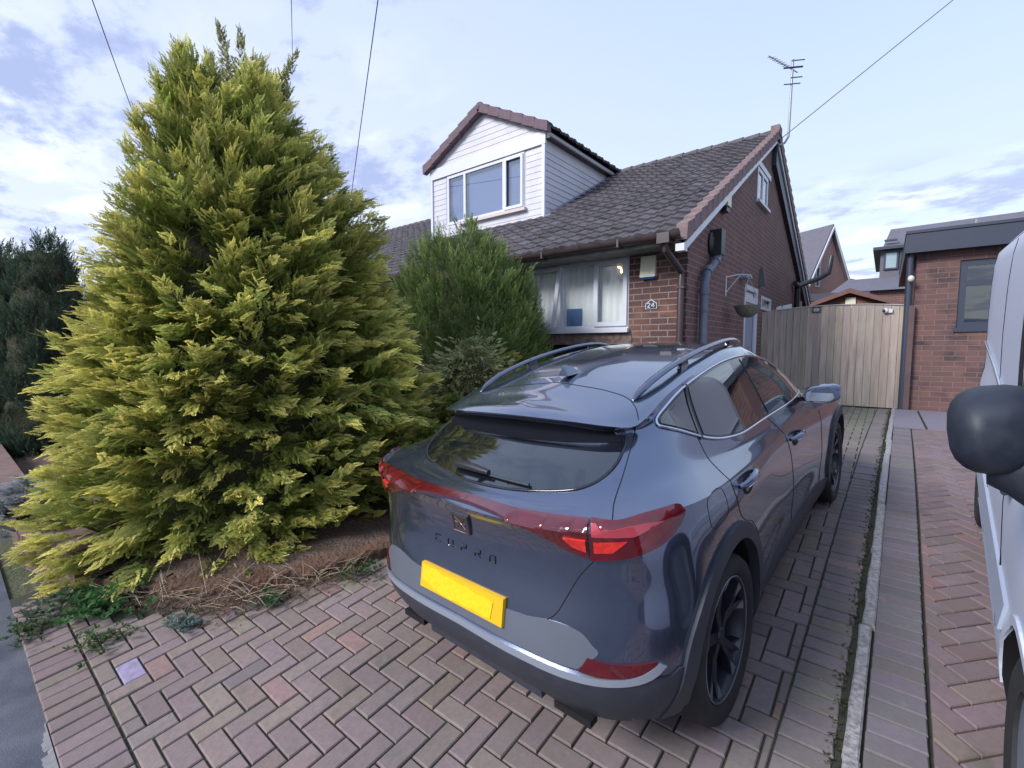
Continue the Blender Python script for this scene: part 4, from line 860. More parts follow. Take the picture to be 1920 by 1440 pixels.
def body_mesh():
    nr, nc, _ = G_.shape; b = bmesh.new(); half = []
    vs = {}
    def vert(x, y, z):
        k = (round(x, 5), round(y, 5), round(z, 5))
        if k not in vs: vs[k] = b.verts.new((x, y, z))
        return vs[k]
    for sg in (1, -1):
        for i in range(nr-1):
            for j in range(nc-1):
                q = [G_[i, j], G_[i, j+1], G_[i+1, j+1], G_[i+1, j]]; q = [(sg*(0 if abs(p[0]) < 1e-4 else p[0]), p[1], p[2]) for p in q]
                v = []; 
                for p in q:
                    w = vert(*p)
                    if w not in v: v.append(w)
                if len(v) >= 3:
                    try: b.faces.new(v if sg > 0 else v[::-1])
                    except ValueError: pass
    ring = [vert(*(0 if abs(p[0]) < 1e-4 else p[0], p[1], p[2])) for p in G_[0]]; ring2 = [vert(-p[0] if abs(p[0]) > 1e-4 else 0, p[1], p[2]) for p in G_[0][::-1]]
    loop = ring+ring2[1:-1]; b.faces.new(loop[::-1])
    bmesh.ops.recalc_face_normals(b, faces=b.faces)
    return b
_b = body_mesh(); BODY = BVHTree.FromBMesh(_b)
me = bpy.data.meshes.new('body'); _b.to_mesh(me); _b.free()
car = thing('parked_car', 'dark blue-grey crossover car parked on the block drive with its tail to the street', 'car', CAR_POS)
car.rotation_euler = (Matrix.Rotation(CAR_YAW, 3, 'Z') @ Matrix.Rotation(CAR_PITCH, 3, 'X') @ Matrix.Rotation(CAR_ROLL, 3, 'Y')).to_euler()
body = bpy.data.objects.new('body', me); COL.objects.link(body); me.materials.append(MATS['car_paint']); me.materials.append(MATS['gap'])
# cut the wheel wells
def cyl_obj(y, z, r, x0, x1):
    mb = MB(); mb.lathe([(.0001, x0), (r, x0), (r, x1), (.0001, x1)], 48, 'x', (0, y, z)); m2 = mb.mesh(name='cut'); m2.materials.append(MATS['gap']); o = bpy.data.objects.new('cut', m2); COL.objects.link(o); return o
WHEELS = [(sx, wy) for sx in (1, -1) for wy in (0, 2.68)]
cuts = [cyl_obj(wy-.02, .345, .388, min(sx*.55, sx*1.2), max(sx*.55, sx*1.2)) for sx, wy in WHEELS]
for c_ in cuts:
    md = body.modifiers.new('b', 'BOOLEAN'); md.operation = 'DIFFERENCE'; md.solver = 'EXACT'; md.object = c_
    md.material_mode = 'TRANSFER'
dg = bpy.context.evaluated_depsgraph_get(); me2 = bpy.data.meshes.new_from_object(body.evaluated_get(dg)); body.modifiers.clear(); body.data = me2; me2.name = 'body'
for c_ in cuts: bpy.data.objects.remove(c_)
me2.polygons.foreach_set('use_smooth', [True]*len(me2.polygons)); me2.set_sharp_from_angle(angle=math.radians(38)); body.parent = car
# ---- projecting things on to the body ----------------------------------------------------------
WC = (0.0, 1.2)
def pray(mode, a, b):
    if mode == 'side': return Vector((2, a, b)), Vector((-1, 0, 0))
    if mode == 'rear': return Vector((a, -3, b)), Vector((0, 1, 0))
    if mode == 'top': return Vector((a, b, 3)), Vector((0, 0, -1))
    if mode == 'wrap':
        d = Vector((math.sin(a), -math.cos(a), 0)); return Vector((WC[0], WC[1], b))+d*4, -d
    if mode == 'vside': return Vector((-2, a, b)), Vector((1, 0, 0))
    if mode == 'vside2': return Vector((4, a, b)), Vector((-1, 0, 0))
    if mode == 'front': return Vector((a, 5, b)), Vector((0, -1, 0))
def proj(mode, a, b, off=0.0):
    o, d = pray(mode, a, b); h = BODY.ray_cast(o, d)
    if h[0] is None:
        h = BODY.find_nearest(o+d*2.1); n = h[1]
    else: n = h[1]
    if n.dot(d) > 0: n = -n
    return h[0]+n*off, n
def decal(name, poly, mode, m_, parent=None, off=.003, step=.02, thick=.006, mirror=False, smooth=60, label=None):
    outs = []
    for sg in ((1, -1) if mirror else (1,)):
        b = bmesh.new(); vs = [b.verts.new((p[0], p[1], 0)) for p in poly]; f = b.faces.new(vs)
        lo = [min(p[i] for p in poly) for i in (0, 1)]; hi = [max(p[i] for p in poly) for i in (0, 1)]
        st = [step if mode != 'wrap' else step/1.9, step]
        for ax in (0, 1):
            k = math.ceil(lo[ax]/st[ax])
            while k*st[ax] < hi[ax]:
                co = [0, 0, 0]; co[ax] = k*st[ax]; no = [0, 0, 0]; no[ax] = 1
                bmesh.ops.bisect_plane(b, geom=b.verts[:]+b.edges[:]+b.faces[:], plane_co=co, plane_no=no); k += 1
        for v in b.verts:
            p, n = proj(mode, v.co.x, v.co.y, off); v.co = p
            if sg < 0: v.co.x = -v.co.x
        bmesh.ops.recalc_face_normals(b, faces=b.faces)
        be = [e for e in b.edges if len(e.link_faces) == 1]
        r = bmesh.ops.extrude_edge_only(b, edges=be)
        for g in r['geom']:
            if isinstance(g, bmesh.types.BMVert):
                h = BODY.find_nearest(Vector((abs(g.co.x) if sg < 0 or True else g.co.x, g.co.y, g.co.z))) if False else None
                n = sum((f.normal for f in g.link_faces), Vector()); 
        # pull the skirt into the body
        for g in r['geom']:
            if isinstance(g, bmesh.types.BMVert):
                q = Vector((abs(g.co.x) if sg < 0 else g.co.x, g.co.y, g.co.z)); h = BODY.find_nearest(q)
                d = (h[0]-q); d = d.normalized()*(thick+off) if d.length > 1e-6 else Vector((0, 0, 0))
                if sg < 0: d.x = -d.x
                g.co += d
        m2 = bpy.data.meshes.new(name); b.to_mesh(m2); b.free(); m2.materials.append(MATS[m_] if isinstance(m_, str) else m_)
        m2.polygons.foreach_set('use_smooth', [True]*len(m2.polygons)); m2.set_sharp_from_angle(angle=math.radians(smooth))
        o = bpy.data.objects.new(name, m2); COL.objects.link(o); o.parent = parent or car
        if label: o['label'] = label
        outs.append(o)
    return outs
def smooth2(pts, n=6, closed=False):
    P = [np.array(p, float) for p in pts]; out = []; N = len(P)
    rng = range(N) if closed else range(N-1)
    for i in rng:
        p1, p2 = P[i], P[(i+1) % N]; p0 = P[i-1] if (closed or i > 0) else 2*p1-p2; p3 = P[(i+2) % N] if (closed or i+2 < N) else 2*p2-p1
        for k in range(n):
            t = k/n; out.append(tuple(.5*((2*p1)+(-p0+p2)*t+(2*p0-5*p1+4*p2-p3)*t*t+(-p0+3*p1-3*p2+p3)*t**3)))
    if not closed: out.append(tuple(P[-1]))
    return out
def line3(pts, mode, off, sub=6, closed=False, curve=True):
    q = smooth2(pts, sub, closed) if curve else [tuple(np.array(a)+(np.array(b)-np.array(a))*k/sub) for a, b in zip(pts, pts[1:]) for k in range(sub)]+[pts[-1]]
    return [proj(mode, a, b, off)[0] for a, b in q]
def shut_line(name, pts, mode, m_='gap', r=.0022, mirror=True, parent=None, closed=False, off=.0, curve=True, sub=6, n=6, rr=None):
    l = line3(pts, mode, off, sub, closed, curve)
    if closed: l.append(l[0])
    for sg in ((1, -1) if mirror else (1,)):
        mb = MB(); mb.tube([(p[0]*sg, p[1], p[2]) for p in l], rr or r, n, cap=not closed); mb.build(name, m_, parent or car, smooth=70, local=True)

#PICKSTOP
def sym(top, low):     # closed outline symmetric about 0 from its right half
    return [(-a, b) for a, b in top[::-1] if a > 0]+top+low+[(-a, b) for a, b in low[::-1] if a > 0]
# rear glass, light bar, lamps
RG = [(0, .996), (.15, .999), (.30, 1.010), (.43, 1.028), (.495, 1.05), (.53, 1.08), (.54, 1.115), (.53, 1.15), (.515, 1.178), (.3, 1.172), (0, 1.168)]
rgp = smooth2(RG[:9], 4)+[(.48, 1.203), (.3, 1.226), (0, 1.234)]  # glass carried onto the spoiler underside to darken it
poly = [p for p in rgp]+[(-a, b) for a, b in rgp[::-1] if a > 0]
rg = decal('rear_window', poly, 'rear', 'car_glass', off=.004, step=.03)[0]
decal('spoiler_shade_band', [(-.515, 1.160), (-.3, 1.148), (0, 1.143), (.3, 1.148), (.515, 1.160), (.47, 1.212), (.3, 1.232), (0, 1.240), (-.3, 1.232), (-.47, 1.212)], 'rear', mat('matt_black', (.006, .007, .012), .85, spec=.1), off=.007, step=.03)  # matt black band paints the spoiler's shade and its reflection in the glass
shut_line('window_seal', [(-a, b) for a, b in RG[:9][::-1] if a > 0]+RG[:9], 'rear', 'gloss_black', r=.007, mirror=False, parent=rg)
top = smooth2([(0, .966), (.08, .967), (.16, .970), (.24, .978), (.312, .988)], 4); low = smooth2([(.312, .871), (.28, .885), (.24, .912), (.20, .940), (.14, .954), (.05, .956), (0, .956)], 4)
bar = decal('light_bar', sym(top, low), 'wrap', 'lamp_red', off=.010, step=.009, thick=.012)[0]
tip = smooth2([(.316, .988), (.36, .994), (.40, 1.006), (.43, 1.012), (.455, 1.012), (.467, 1.0), (.458, .965), (.435, .928), (.40, .900), (.36, .880), (.316, .870)], 4)
for tl in decal('tail_light', tip, 'wrap', 'lamp_red', off=.017, step=.0125, thick=.02, mirror=True):
    sg = 1 if sum(v.co.x for v in tl.data.vertices) > 0 else -1
    for nm, pl, m_ in (('lamp_reflector', [(.322, .90), (.352, .905), (.375, .945), (.322, .942)], 'lamp_bright'), ('lamp_reflector', [(.285, .915), (.309, .90), (.309, .945), (.27, .945)], 'lamp_bright'),
                       ('dark_lens', [(.385, .91), (.41, .925), (.445, .972), (.44, .998), (.41, .985), (.40, .95)], 'lamp_deep'), ('upper_facet', [(.320, .962), (.385, .958), (.43, .995), (.40, .999), (.36, .988), (.320, .982)], 'lamp_facet')):
        if m_ == 'lamp_facet' and m_ not in MATS: mat('lamp_facet', (.42, .05, .07), .2, coat=1.0)
        d_ = decal(nm, pl, 'wrap', m_, parent=tl, off=.0185, step=.0125, thick=.001, mirror=sg < 0)
        if sg < 0: bpy.data.objects.remove(d_[0])
mb = MB(); 
# bumper parts
top = [(0, .60), (.12, .60)]+smooth2([(.18, .605), (.24, .622), (.29, .612), (.312, .575), (.322, .553), (.306, .52), (.284, .487)], 4); low = [(.24, .486), (.21, .487), (.14, .492), (.07, .494), (0, .494)]
decal('satin_panel', sym(top, low), 'wrap', 'satin_grey', off=.003, step=.03)
top = smooth2([(0, .483), (.14, .479), (.28, .472), (.36, .473), (.39, .487), (.42, .517)], 4); low = smooth2([(.43, .503), (.405, .468), (.36, .450), (.28, .446), (.14, .452), (0, .457)], 4)
decal('bright_strip', sym(top, low), 'wrap', 'strip_grey' if 'strip_grey' in MATS else mat('strip_grey', (.42, .46, .55), .3, metal=.6), off=.010, step=.02, thick=.010)
top = [(0, .456), (.14, .451), (.28, .444), (.36, .449), (.405, .467), (.44, .46), (.463, .44)]; low = [(.475, .33), (.47, .25), (.40, .235), (.30, .25), (.22, .25), (.19, .29), (.08, .29), (0, .29)]
decal('lower_valance', sym(top, low), 'wrap', 'dark_trim', off=.006, step=.03)
decal('reflector', [(.288, .484), (.303, .533), (.34, .523), (.38, .521), (.417, .524), (.402, .492), (.36, .478), (.32, .476)], 'wrap', 'lamp_red', off=.008, step=.02, mirror=True)
mb = MB(); ex = mb
for sx in (1, -1): 
    mb = MB(); mb.hexa([(sx*.38, -.60, .215), (sx*.60, -.53, .215), (sx*.58, -.40, .22), (sx*.38, -.40, .22), (sx*.34, -.655, .27), (sx*.64, -.58, .27), (sx*.62, -.40, .28), (sx*.34, -.40, .28)]); o = mb.build('bumper_skirt', 'dark_trim', car, local=True)
    mb = MB(); mb.box(min(sx*.40, sx*.56), max(sx*.40, sx*.56), -.645, -.60, .222, .25); mb.build('exhaust_opening', 'gap', o, local=True)
mb = MB(); mb.box(-.34, .34, -.645, -.35, .225, .30); mb.build('diffuser', 'dark_trim', car, local=True)
# number plate
mb = MB(); mb.hexa([(-.25, -.742, .536), (.25, -.742, .536), (.25, -.725, .536), (-.25, -.725, .536), (-.25, -.720, .638), (.25, -.720, .638), (.25, -.703, .638), (-.25, -.703, .638)]); pt = mb.build('number_plate', 'plate_yellow', car, local=True)
pp = [(-.235, .632), (-.19, .630), (-.15, .634), (-.10, .624), (-.04, .627), (.0, .620), (.06, .622), (.11, .614), (.15, .618), (.20, .612), (.195, .58), (.19, .548), (.15, .545), (.10, .552), (.05, .545), (0, .549), (-.05, .541), (-.12, .546), (-.16, .553), (-.2, .565), (-.235, .57)]
mb = MB(); mb.prism(pp, -.002, lambda a, b, d: (a, -.742+(b-.536)*.2157-.001+d, b)); mb.build('plate_face', 'plate_patch', pt, local=True)
# dark badge plate above the number plate
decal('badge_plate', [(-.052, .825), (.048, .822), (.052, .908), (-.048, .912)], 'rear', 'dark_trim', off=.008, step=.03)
def strokes3(name, polys, mode, m_, w, off, parent=None):
    mb = MB()
    for pl in polys:
        l = line3(pl, mode, off, 3, False, False); mb.tube(l, w, 5)
    return mb.build(name, m_, parent or car, smooth=60, local=True)
bp = COL.objects['badge_plate']
strokes3('badge_emblem', [[(-.046, .828), (.043, .826), (.047, .904), (-.043, .908), (-.046, .828)], [(-.028, .893), (0, .868), (.028, .893)], [(-.028, .842), (0, .868), (.028, .842)], [(-.034, .868), (-.015, .868)], [(.034, .868), (.015, .868)], [(0, .868), (0, .845)]], 'rear', 'copper', .0018, .0105, bp)
LT = {'C': [[(.9, 1), (0, 1), (0, .65)], [(0, .4), (0, 0), (.9, 0)]], 'U': [[(0, 1), (0, .2), (.2, 0), (.9, 0)], [(.9, 1), (.9, .3)]], 'P': [[(0, 0), (0, .45)], [(0, 1), (.9, 1), (.9, .5), (.2, .5)]], 'R': [[(0, 0), (0, .45)], [(0, 1), (.9, 1), (.9, .5), (.25, .5), (.9, 0)]], 'A': [[(0, 0), (0, .7), (.2, 1), (.9, 1), (.9, 0)], [(.25, .45), (.9, .45)]]}
cw, ch = .034, .028
for k, c_ in enumerate('CUPRA'):
    x0 = -.185+k*.084
    strokes3('letter', [[(x0+a*cw, .742+b*ch) for a, b in s_] for s_ in LT[c_]], 'rear', 'gloss_black', .0022, .002)
# seams
shut_line('roof_seam', [(-.555, -.19), (-.50, -.11), (-.42, -.04), (-.30, 0), (-.2, .015), (0, .03), (.2, .015), (.30, 0), (.42, -.04), (.50, -.11), (.555, -.19)], 'top', mirror=False)
shut_line('tailgate_seam', [(.372, 1.215), (.362, 1.14), (.352, 1.07), (.345, 1.02), (.352, .993)], 'wrap')
shut_line('tailgate_seam', [(.322, .868), (.292, .80), (.270, .73), (.245, .65), (.215, .60), (.195, .54), (.185, .496)], 'wrap')
# side glass
DLO = [(-.09, 1.205), (-.07, 1.235), (0, 1.262), (.10, 1.292), (.23, 1.32), (.45, 1.35), (.68, 1.370), (.88, 1.376), (1.07, 1.370), (1.27, 1.348), (1.50, 1.30), (1.72, 1.21), (1.92, 1.10), (2.06, 1.015), (1.85, 1.012), (1.49, 1.018), (1.02, 1.026), (.63, 1.03), (.48, 1.04), (.32, 1.062), (.20, 1.09), (.12, 1.118), (0, 1.165), (-.07, 1.19)]
dl = smooth2(DLO, 3, True)
sides = decal('window_surround', dl, 'side', 'gloss_black', off=.002, step=.04, mirror=True)
def clipd(poly, planes):
    for a, b, c in planes: poly = clip_half(poly, a, b, c)
    return poly
def inset(poly, d):
    cx = sum(p[0] for p in poly)/len(poly); cy = sum(p[1] for p in poly)/len(poly); n = len(poly); out = []
    for i in range(n):
        p0, p1, p2 = np.array(poly[i-1]), np.array(poly[i]), np.array(poly[(i+1) % n]); t = p2-p0; t = t/(np.hypot(*t)+1e-9); nn = np.array([-t[1], t[0]])
        if nn@(np.array([cx, cy])-p1) < 0: nn = -nn
        out.append(tuple(p1+nn*d))
    return out
def lin(p, q, side):   # half plane: keep points to the rear (side=-1) or front (+1) of the line p-q in (y,z)
    a, b = q[1]-p[1], -(q[0]-p[0]); c = a*p[0]+b*p[1]
    t = a*(p[0]-1)+b*p[1]-c     # value for a point to the rear
    s_ = 1 if (t <= 0) == (side < 0) else -1
    return (a*s_, b*s_, c*s_)
gl = inset(dl, .014)
for nm, pls, m_ in (('quarter_glass', [lin((.20, 1.33), (.115, 1.10), -1)], 'car_glass'), ('rear_door_glass', [lin((.25, 1.33), (.165, 1.08), 1), lin((.79, 1.37), (.85, 1.02), -1)], 'car_glass'), ('front_door_glass', [lin((.965, 1.37), (1.07, 1.02), 1)], 'car_glass_front')):
    pg = clipd(gl, pls)
    a = decal(nm, pg, 'side', m_, off=.0065, step=.05, thick=.002, mirror=True)
    for o, s_ in zip(a, sides): o.parent = s_
shut_line('window_trim', DLO, 'side', 'chrome', r=.0065, closed=True, sub=4, off=.004)
shut_line('window_divider', [(.225, 1.325), (.14, 1.10)], 'side', 'dark_trim', r=.009, off=.004, curve=False)
# doors
shut_line('door_seam', [(.12, 1.115), (.10, 1.05), (.085, .98), (.08, .90), (.10, .82), (.17, .76), (.30, .70), (.40, .58), (.45, .42), (.45, .30)], 'side')
shut_line('door_seam', [(1.03, 1.02), (1.08, .97), (1.14, .88), (1.19, .75), (1.21, .5), (1.19, .30)], 'side')
shut_line('door_seam', [(2.0, 1.0), (2.03, .85), (2.03, .6), (1.97, .33)], 'side')
shut_line('fuel_flap', [(-.20, .975), (-.10, .975), (-.05, .965), (-.03, .94), (-.035, .89), (-.06, .865), (-.17, .86), (-.22, .88), (-.225, .945)], 'side', r=.0014, closed=True, sub=4, mirror=False)
for y0, y1, z in ((.16, .40, .895), (1.22, 1.46, .845)):
    ell = [((y0+y1)/2-.01+.085*math.cos(t), z-.012+.036*math.sin(t)) for t in [2*PI*k/20 for k in range(20)]]
    cups = decal('handle_cup', ell, 'side', 'gap', off=.0012, step=.05, thick=.001, mirror=True)
    for cup, sg in zip(cups, (1, -1)):
        l = [proj('side', y0+(y1-y0)*t, z+.01+.006*math.sin(PI*t), o_)[0] for t, o_ in ((0, .0), (.08, .022), (.3, .038), (.6, .04), (.85, .028), (1, .004))]
        mb = MB(); mb.tube([(p[0]*sg, p[1], p[2]) for p in l], [.010, .014, .016, .016, .014, .009], 10); mb.build('door_handle', 'car_paint', cup, smooth=60, local=True)
        mb = MB(); mb.tube([(p[0]*sg+sg*.010, p[1], p[2]-.011) for p in l[1:5]], .004, 6); mb.build('handle_trim', 'chrome', cup, smooth=60, local=True)
# arch trims and sill cladding
for wy in (0, 2.68):
    ar = [(wy-.02+r_*math.cos(t), .345+r_*math.sin(t)) for r_, ts in ((.452, [PI*k/24 for k in range(-2, 27)]), (.386, [PI*k/24 for k in range(26, -3, -1)])) for t in ts]
    decal('arch_trim', ar, 'side', 'dark_trim', off=.014, step=.06, thick=.03, mirror=True)
decal('sill_cladding', [(.39, .21), (2.27, .21), (2.25, .33), (1.9, .37), (.8, .37), (.42, .34)], 'side', 'dark_trim', off=.006, step=.08, mirror=True)
decal('rear_corner_trim', [(-.53, .30), (-.42, .30), (-.40, .46), (-.47, .475), (-.53, .45)], 'side', 'dark_trim', off=.007, step=.05, mirror=True)  # dark trim patch on the bumper corner behind the rear wheel
# roof rails, aerial fin, wiper
for sg in (1, -1):
    P_ = smooth2([(.468, -.07, 1.292), (.474, -.02, 1.320), (.482, .10, 1.362), (.488, .32, 1.407), (.492, .62, 1.445), (.49, .92, 1.465), (.486, 1.15, 1.464), (.478, 1.30, 1.444), (.472, 1.38, 1.425)], 6)
    vs = []; n = 8
    mb = MB(); m_ = len(P_)
    for i, p in enumerate(P_):
        t = i/(m_-1); w = .019*(min(1, .35+4*t, .35+4*(1-t))); h = .013*(min(1, .5+5*t, .5+5*(1-t)))
        vs += [(sg*(p[0]+w*math.cos(2*PI*k/n)), p[1], p[2]+h*math.sin(2*PI*k/n)) for k in range(n)]
    mb.add(vs, [(i*n+k, i*n+(k+1) % n, (i+1)*n+(k+1) % n, (i+1)*n+k) for i in range(m_-1) for k in range(n)]+[tuple(range(n)), tuple((m_-1)*n+k for k in range(n))])
    rl = mb.build('roof_rail', 'rail' if 'rail' in MATS else mat('rail', (.10, .115, .17), .25, metal=.7, coat=.8), car, smooth=60, local=True)
    for y, zt in ((.42, 1.43), (1.12, 1.473)):
        mb = MB(); mb.hexa([(sg*.478, y-.05, zt-.06), (sg*.50, y-.05, zt-.06), (sg*.50, y+.05, zt-.06), (sg*.478, y+.05, zt-.06), (sg*.478, y-.03, zt), (sg*.50, y-.03, zt), (sg*.50, y+.03, zt), (sg*.478, y+.03, zt)]); mb.build('rail_foot', 'gloss_black', rl, local=True)
prof = [(.0, 0), (.05, .003), (.10, .028), (.145, .058), (.165, .062), (.175, .052), (.18, 0)]
mb = MB(); vs = []; ya = .26
for a, h in prof:     # fin, tall end to the rear
    w = .026*(1 if h < .04 else .35)+.003; w0 = .028 if a > .02 else .005; h *= .85
    z0 = 1.375-.02*a; vs += [(-w0, ya-a, z0), (w0, ya-a, z0), (w*.4 if h > .03 else w0*.8, ya-a, z0+h+.004), (-(w*.4 if h > .03 else w0*.8), ya-a, z0+h+.004)]
mb.add(vs, [(i*4+k, i*4+(k+1) % 4, i*4+4+(k+1) % 4, i*4+4+k) for i in range(len(prof)-1) for k in range(4)]+[(0, 1, 2, 3), tuple(len(vs)-4+k for k in range(4))]); mb.build('aerial_fin', 'car_paint', car, smooth=35, local=True)
mb = MB(); wl = [proj('rear', a, b, o_)[0] for a, b, o_ in ((-.20, 1.030, .02), (-.16, 1.028, .03), (-.05, 1.026, .03), (.04, 1.022, .028))]
mb.tube(wl, [.012, .020, .018, .012], 8); wp = mb.build('wiper', 'black_plastic', car, smooth=60, local=True)
mb = MB(); mb.tube([proj('rear', a, b, .014)[0] for a, b in ((.03, 1.021), (.12, 1.018), (.20, 1.016), (.255, 1.016))], [.006, .005, .005, .007], 6); mb.build('wiper_arm', 'dark_trim', wp, smooth=60, local=True)
# door mirrors
for sg in (1, -1):
    mb = MB(); C_ = (.865, 1.80, 1.045); prs = []
    rings = ((-.085, .80, .84), (-.05, 1.0, 1.0), (.0, .95, .96), (.05, .72, .8), (.085, .35, .5))
    n = 16; vs = []
    for dy, sx_, sz_ in rings:
        for k in range(n):
            t = 2*PI*k/n; cx, sz = math.cos(t), math.sin(t); e = .62
            vs.append((sg*(C_[0]+.104*sx_*math.copysign(abs(cx)**e, cx)), C_[1]+dy+(.03*cx), C_[2]+.064*sz_*math.copysign(abs(sz)**e, sz)+.012*cx))
    mb.add(vs, [(i*n+k, i*n+(k+1) % n, (i+1)*n+(k+1) % n, (i+1)*n+k) for i in range(len(rings)-1) for k in range(n)]+[tuple(range(n)), tuple((len(rings)-1)*n+k for k in range(n))])
    dm_ = mb.build('door_mirror', 'car_paint', car, smooth=50, local=True)
    mb = MB(); vs = [(sg*(C_[0]+.104*.74*math.copysign(abs(math.cos(t))**.62, math.cos(t))), C_[1]-.087+.03*math.cos(t), C_[2]+.064*.76*math.copysign(abs(math.sin(t))**.62, math.sin(t))+.012*math.cos(t)) for t in [2*PI*k/16 for k in range(16)]]
    mb.add(vs, [tuple(range(16))]); mb.build('mirror_glass', mat('mirror_glass', (.5, .55, .55), .03, metal=1.0) if 'mirror_glass' not in MATS else 'mirror_glass', dm_, local=True)
    mb = MB(); mb.beam((sg*.70, 1.86, .985), (sg*.80, 1.82, 1.01), .07, .03); mb.build('mirror_arm', 'gloss_black', dm_, local=True)
# front lamps, grille, windscreen
decal('windscreen', smooth2([(0, 1.02), (.30, 1.02), (.47, 1.04), (.535, 1.12), (.50, 1.24), (.42, 1.335), (.2, 1.345), (0, 1.345)], 3)+smooth2([(-.2, 1.345), (-.42, 1.335), (-.50, 1.24), (-.535, 1.12), (-.47, 1.04), (-.30, 1.02)], 3), 'front', 'car_glass', off=.004, step=.05)
decal('headlight', [(.42, .70), (.60, .69), (.68, .72), (.66, .76), (.5, .745)], 'front', 'chrome', off=.004, step=.04, mirror=True)
decal('grille', [(-.4, .40), (.4, .40), (.42, .62), (-.42, .62)], 'front', 'gloss_black', off=.004, step=.06)
# wheels
RC_ = car.rotation_euler.to_matrix()
def make_wheel(sx, wy):
    p0 = RC_ @ Vector((sx*.72, wy, 0))+CAR_POS; zc = (gz(p0.y)+.340-p0.z)/RC_[2][2]
    X = lambda x: sx*x
    mb = MB(); mb.lathe([(.05, X(.60)), (.19, X(.60)), (.19, X(.70)), (.05, X(.70))], 28, 'x', (0, wy, zc), closed=True); w = mb.build('wheel', 'gap', car, smooth=40, local=True)
    mb = MB(); mb.lathe([(.250, X(.812)), (.262, X(.824)), (.295, X(.833)), (.322, X(.828)), (.336, X(.806)), (.340, X(.775)), (.3405, X(.70)), (.340, X(.64)), (.332, X(.612)), (.30, X(.598)), (.25, X(.605))], 64, 'x', (0, wy, zc), closed=True); t = mb.build('tyre', 'tyre', w, smooth=50, local=True)
    mb = MB()
    for k in range(72):
        a = 2*PI*k/72
        for x0, x1 in ((.655, .69), (.70, .735), (.745, .785)):
            pass
    mb = MB(); mb.lathe([(.252, X(.812)), (.246, X(.820)), (.238, X(.812)), (.232, X(.79)), (.225, X(.75)), (.22, X(.64)), (.232, X(.63)), (.25, X(.62))], 56, 'x', (0, wy, zc), closed=True)
    for k in range(5):
        a0 = 2*PI*k/5+.35
        def P(r_, dg, x): t_ = a0+math.radians(dg); return (X(x), wy+r_*math.cos(t_), zc+r_*math.sin(t_))
        for sgn in (1, -1):
            o_ = [(.035, 0), (.035, 34*sgn), (.10, 14*sgn), (.165, 11*sgn), (.236, 20*sgn), (.238, 8*sgn), (.175, 1.2*sgn), (.12, 0)]
            xf = [.788, .788, .782, .79, .806, .806, .79, .782]
            f = [P(r_, d_, x) for (r_, d_), x in zip(o_, xf)]; bk_ = [P(r_, d_, x-.035) for (r_, d_), x in zip(o_, xf)]
            mb.add(f+bk_, [tuple(range(8)), tuple(range(8, 16))[::-1]]+[(i, (i+1) % 8, 8+(i+1) % 8, 8+i) for i in range(8)])
    mb.lathe([(.0001, X(.795)), (.03, X(.795)), (.036, X(.785)), (.036, X(.75))], 20, 'x', (0, wy, zc)); rim = mb.build('rim', 'rim_dark', w, smooth=30, local=True)
    mb = MB()
    for k in range(5):
        a0 = 2*PI*k/5+.35
        def P(r_, dg, x): t_ = a0+math.radians(dg); return (X(x), wy+r_*math.cos(t_), zc+r_*math.sin(t_))
        for sgn in (1, -1):
            f = [P(.185, 11*sgn, .799), P(.237, 20*sgn, .8095), P(.2385, 9*sgn, .8095)]; mb.add(f+[(p[0]-X(.003), p[1], p[2]) for p in f], [(0, 1, 2), (5, 4, 3), (0, 1, 4, 3), (1, 2, 5, 4), (2, 0, 3, 5)])
    mb.lathe([(.247, X(.8205)), (.250, X(.8185)), (.243, X(.8175))], 56, 'x', (0, wy, zc), closed=True)
    mb.build('rim_facets', 'rim_light', w, local=True)
    mb = MB(); mb.lathe([(.0001, X(.735)), (.165, X(.735)), (.165, X(.715)), (.0001, X(.715))], 36, 'x', (0, wy, zc)); mb.build('brake_disc', 'brake', w, smooth=40, local=True)
for sx, wy in WHEELS: make_wheel(sx, wy)
# ================================================================ VAN (x inward from the near side, y away from the camera, z up)
mat('van_paint', (.56, .60, .72), .5, metal=.0, coat=.15, noise=(2, 3, .2, (.52, .56, .68)))
mat('van_plastic', (.014, .018, .03), .55, noise=(30, 3, .4, (.03, .035, .05)), bump=(250, .25, .001))
van = thing('silver_van', 'silver panel van parked nose to the street at the right edge of the view', 'van', (.36, 2.1, gz(2.1)+.012))
van.rotation_euler = (Matrix.Rotation(-math.atan2(.23, 3.0), 3, 'Z') @ Matrix.Rotation(math.radians(5.2), 3, 'X')).to_euler()
SEC = [(.07, .22), (.02, .25), (.0, .36), (-.008, .52), (.004, .60), (.0, .66), (-.006, .85), (-.004, 1.0), (.012, 1.10), (.015, 1.2), (.010, 1.45), (.012, 1.7), (.020, 1.86), (.035, 1.945), (.085, 2.01), (.20, 2.05), (.5, 2.075), (.88, 2.09)]
HT = [(3.14, 1.94, .05), (3.12, 2.0, .025), (3.07, 2.05, .008), (3.0, 2.085, 0), (2.5, 2.09, 0), (1.8, 2.09, 0), (1.0, 2.09, 0), (.4, 2.09, 0), (-.05, 2.07, 0), (-.2, 2.0, 0), (-.4, 1.78, .01), (-.6, 1.52, .015), (-.8, 1.27, .02), (-.9, 1.16, .03), (-1.15, 1.08, .06), (-1.35, .98, .13), (-1.42, .88, .22), (-1.44, .7, .3)]
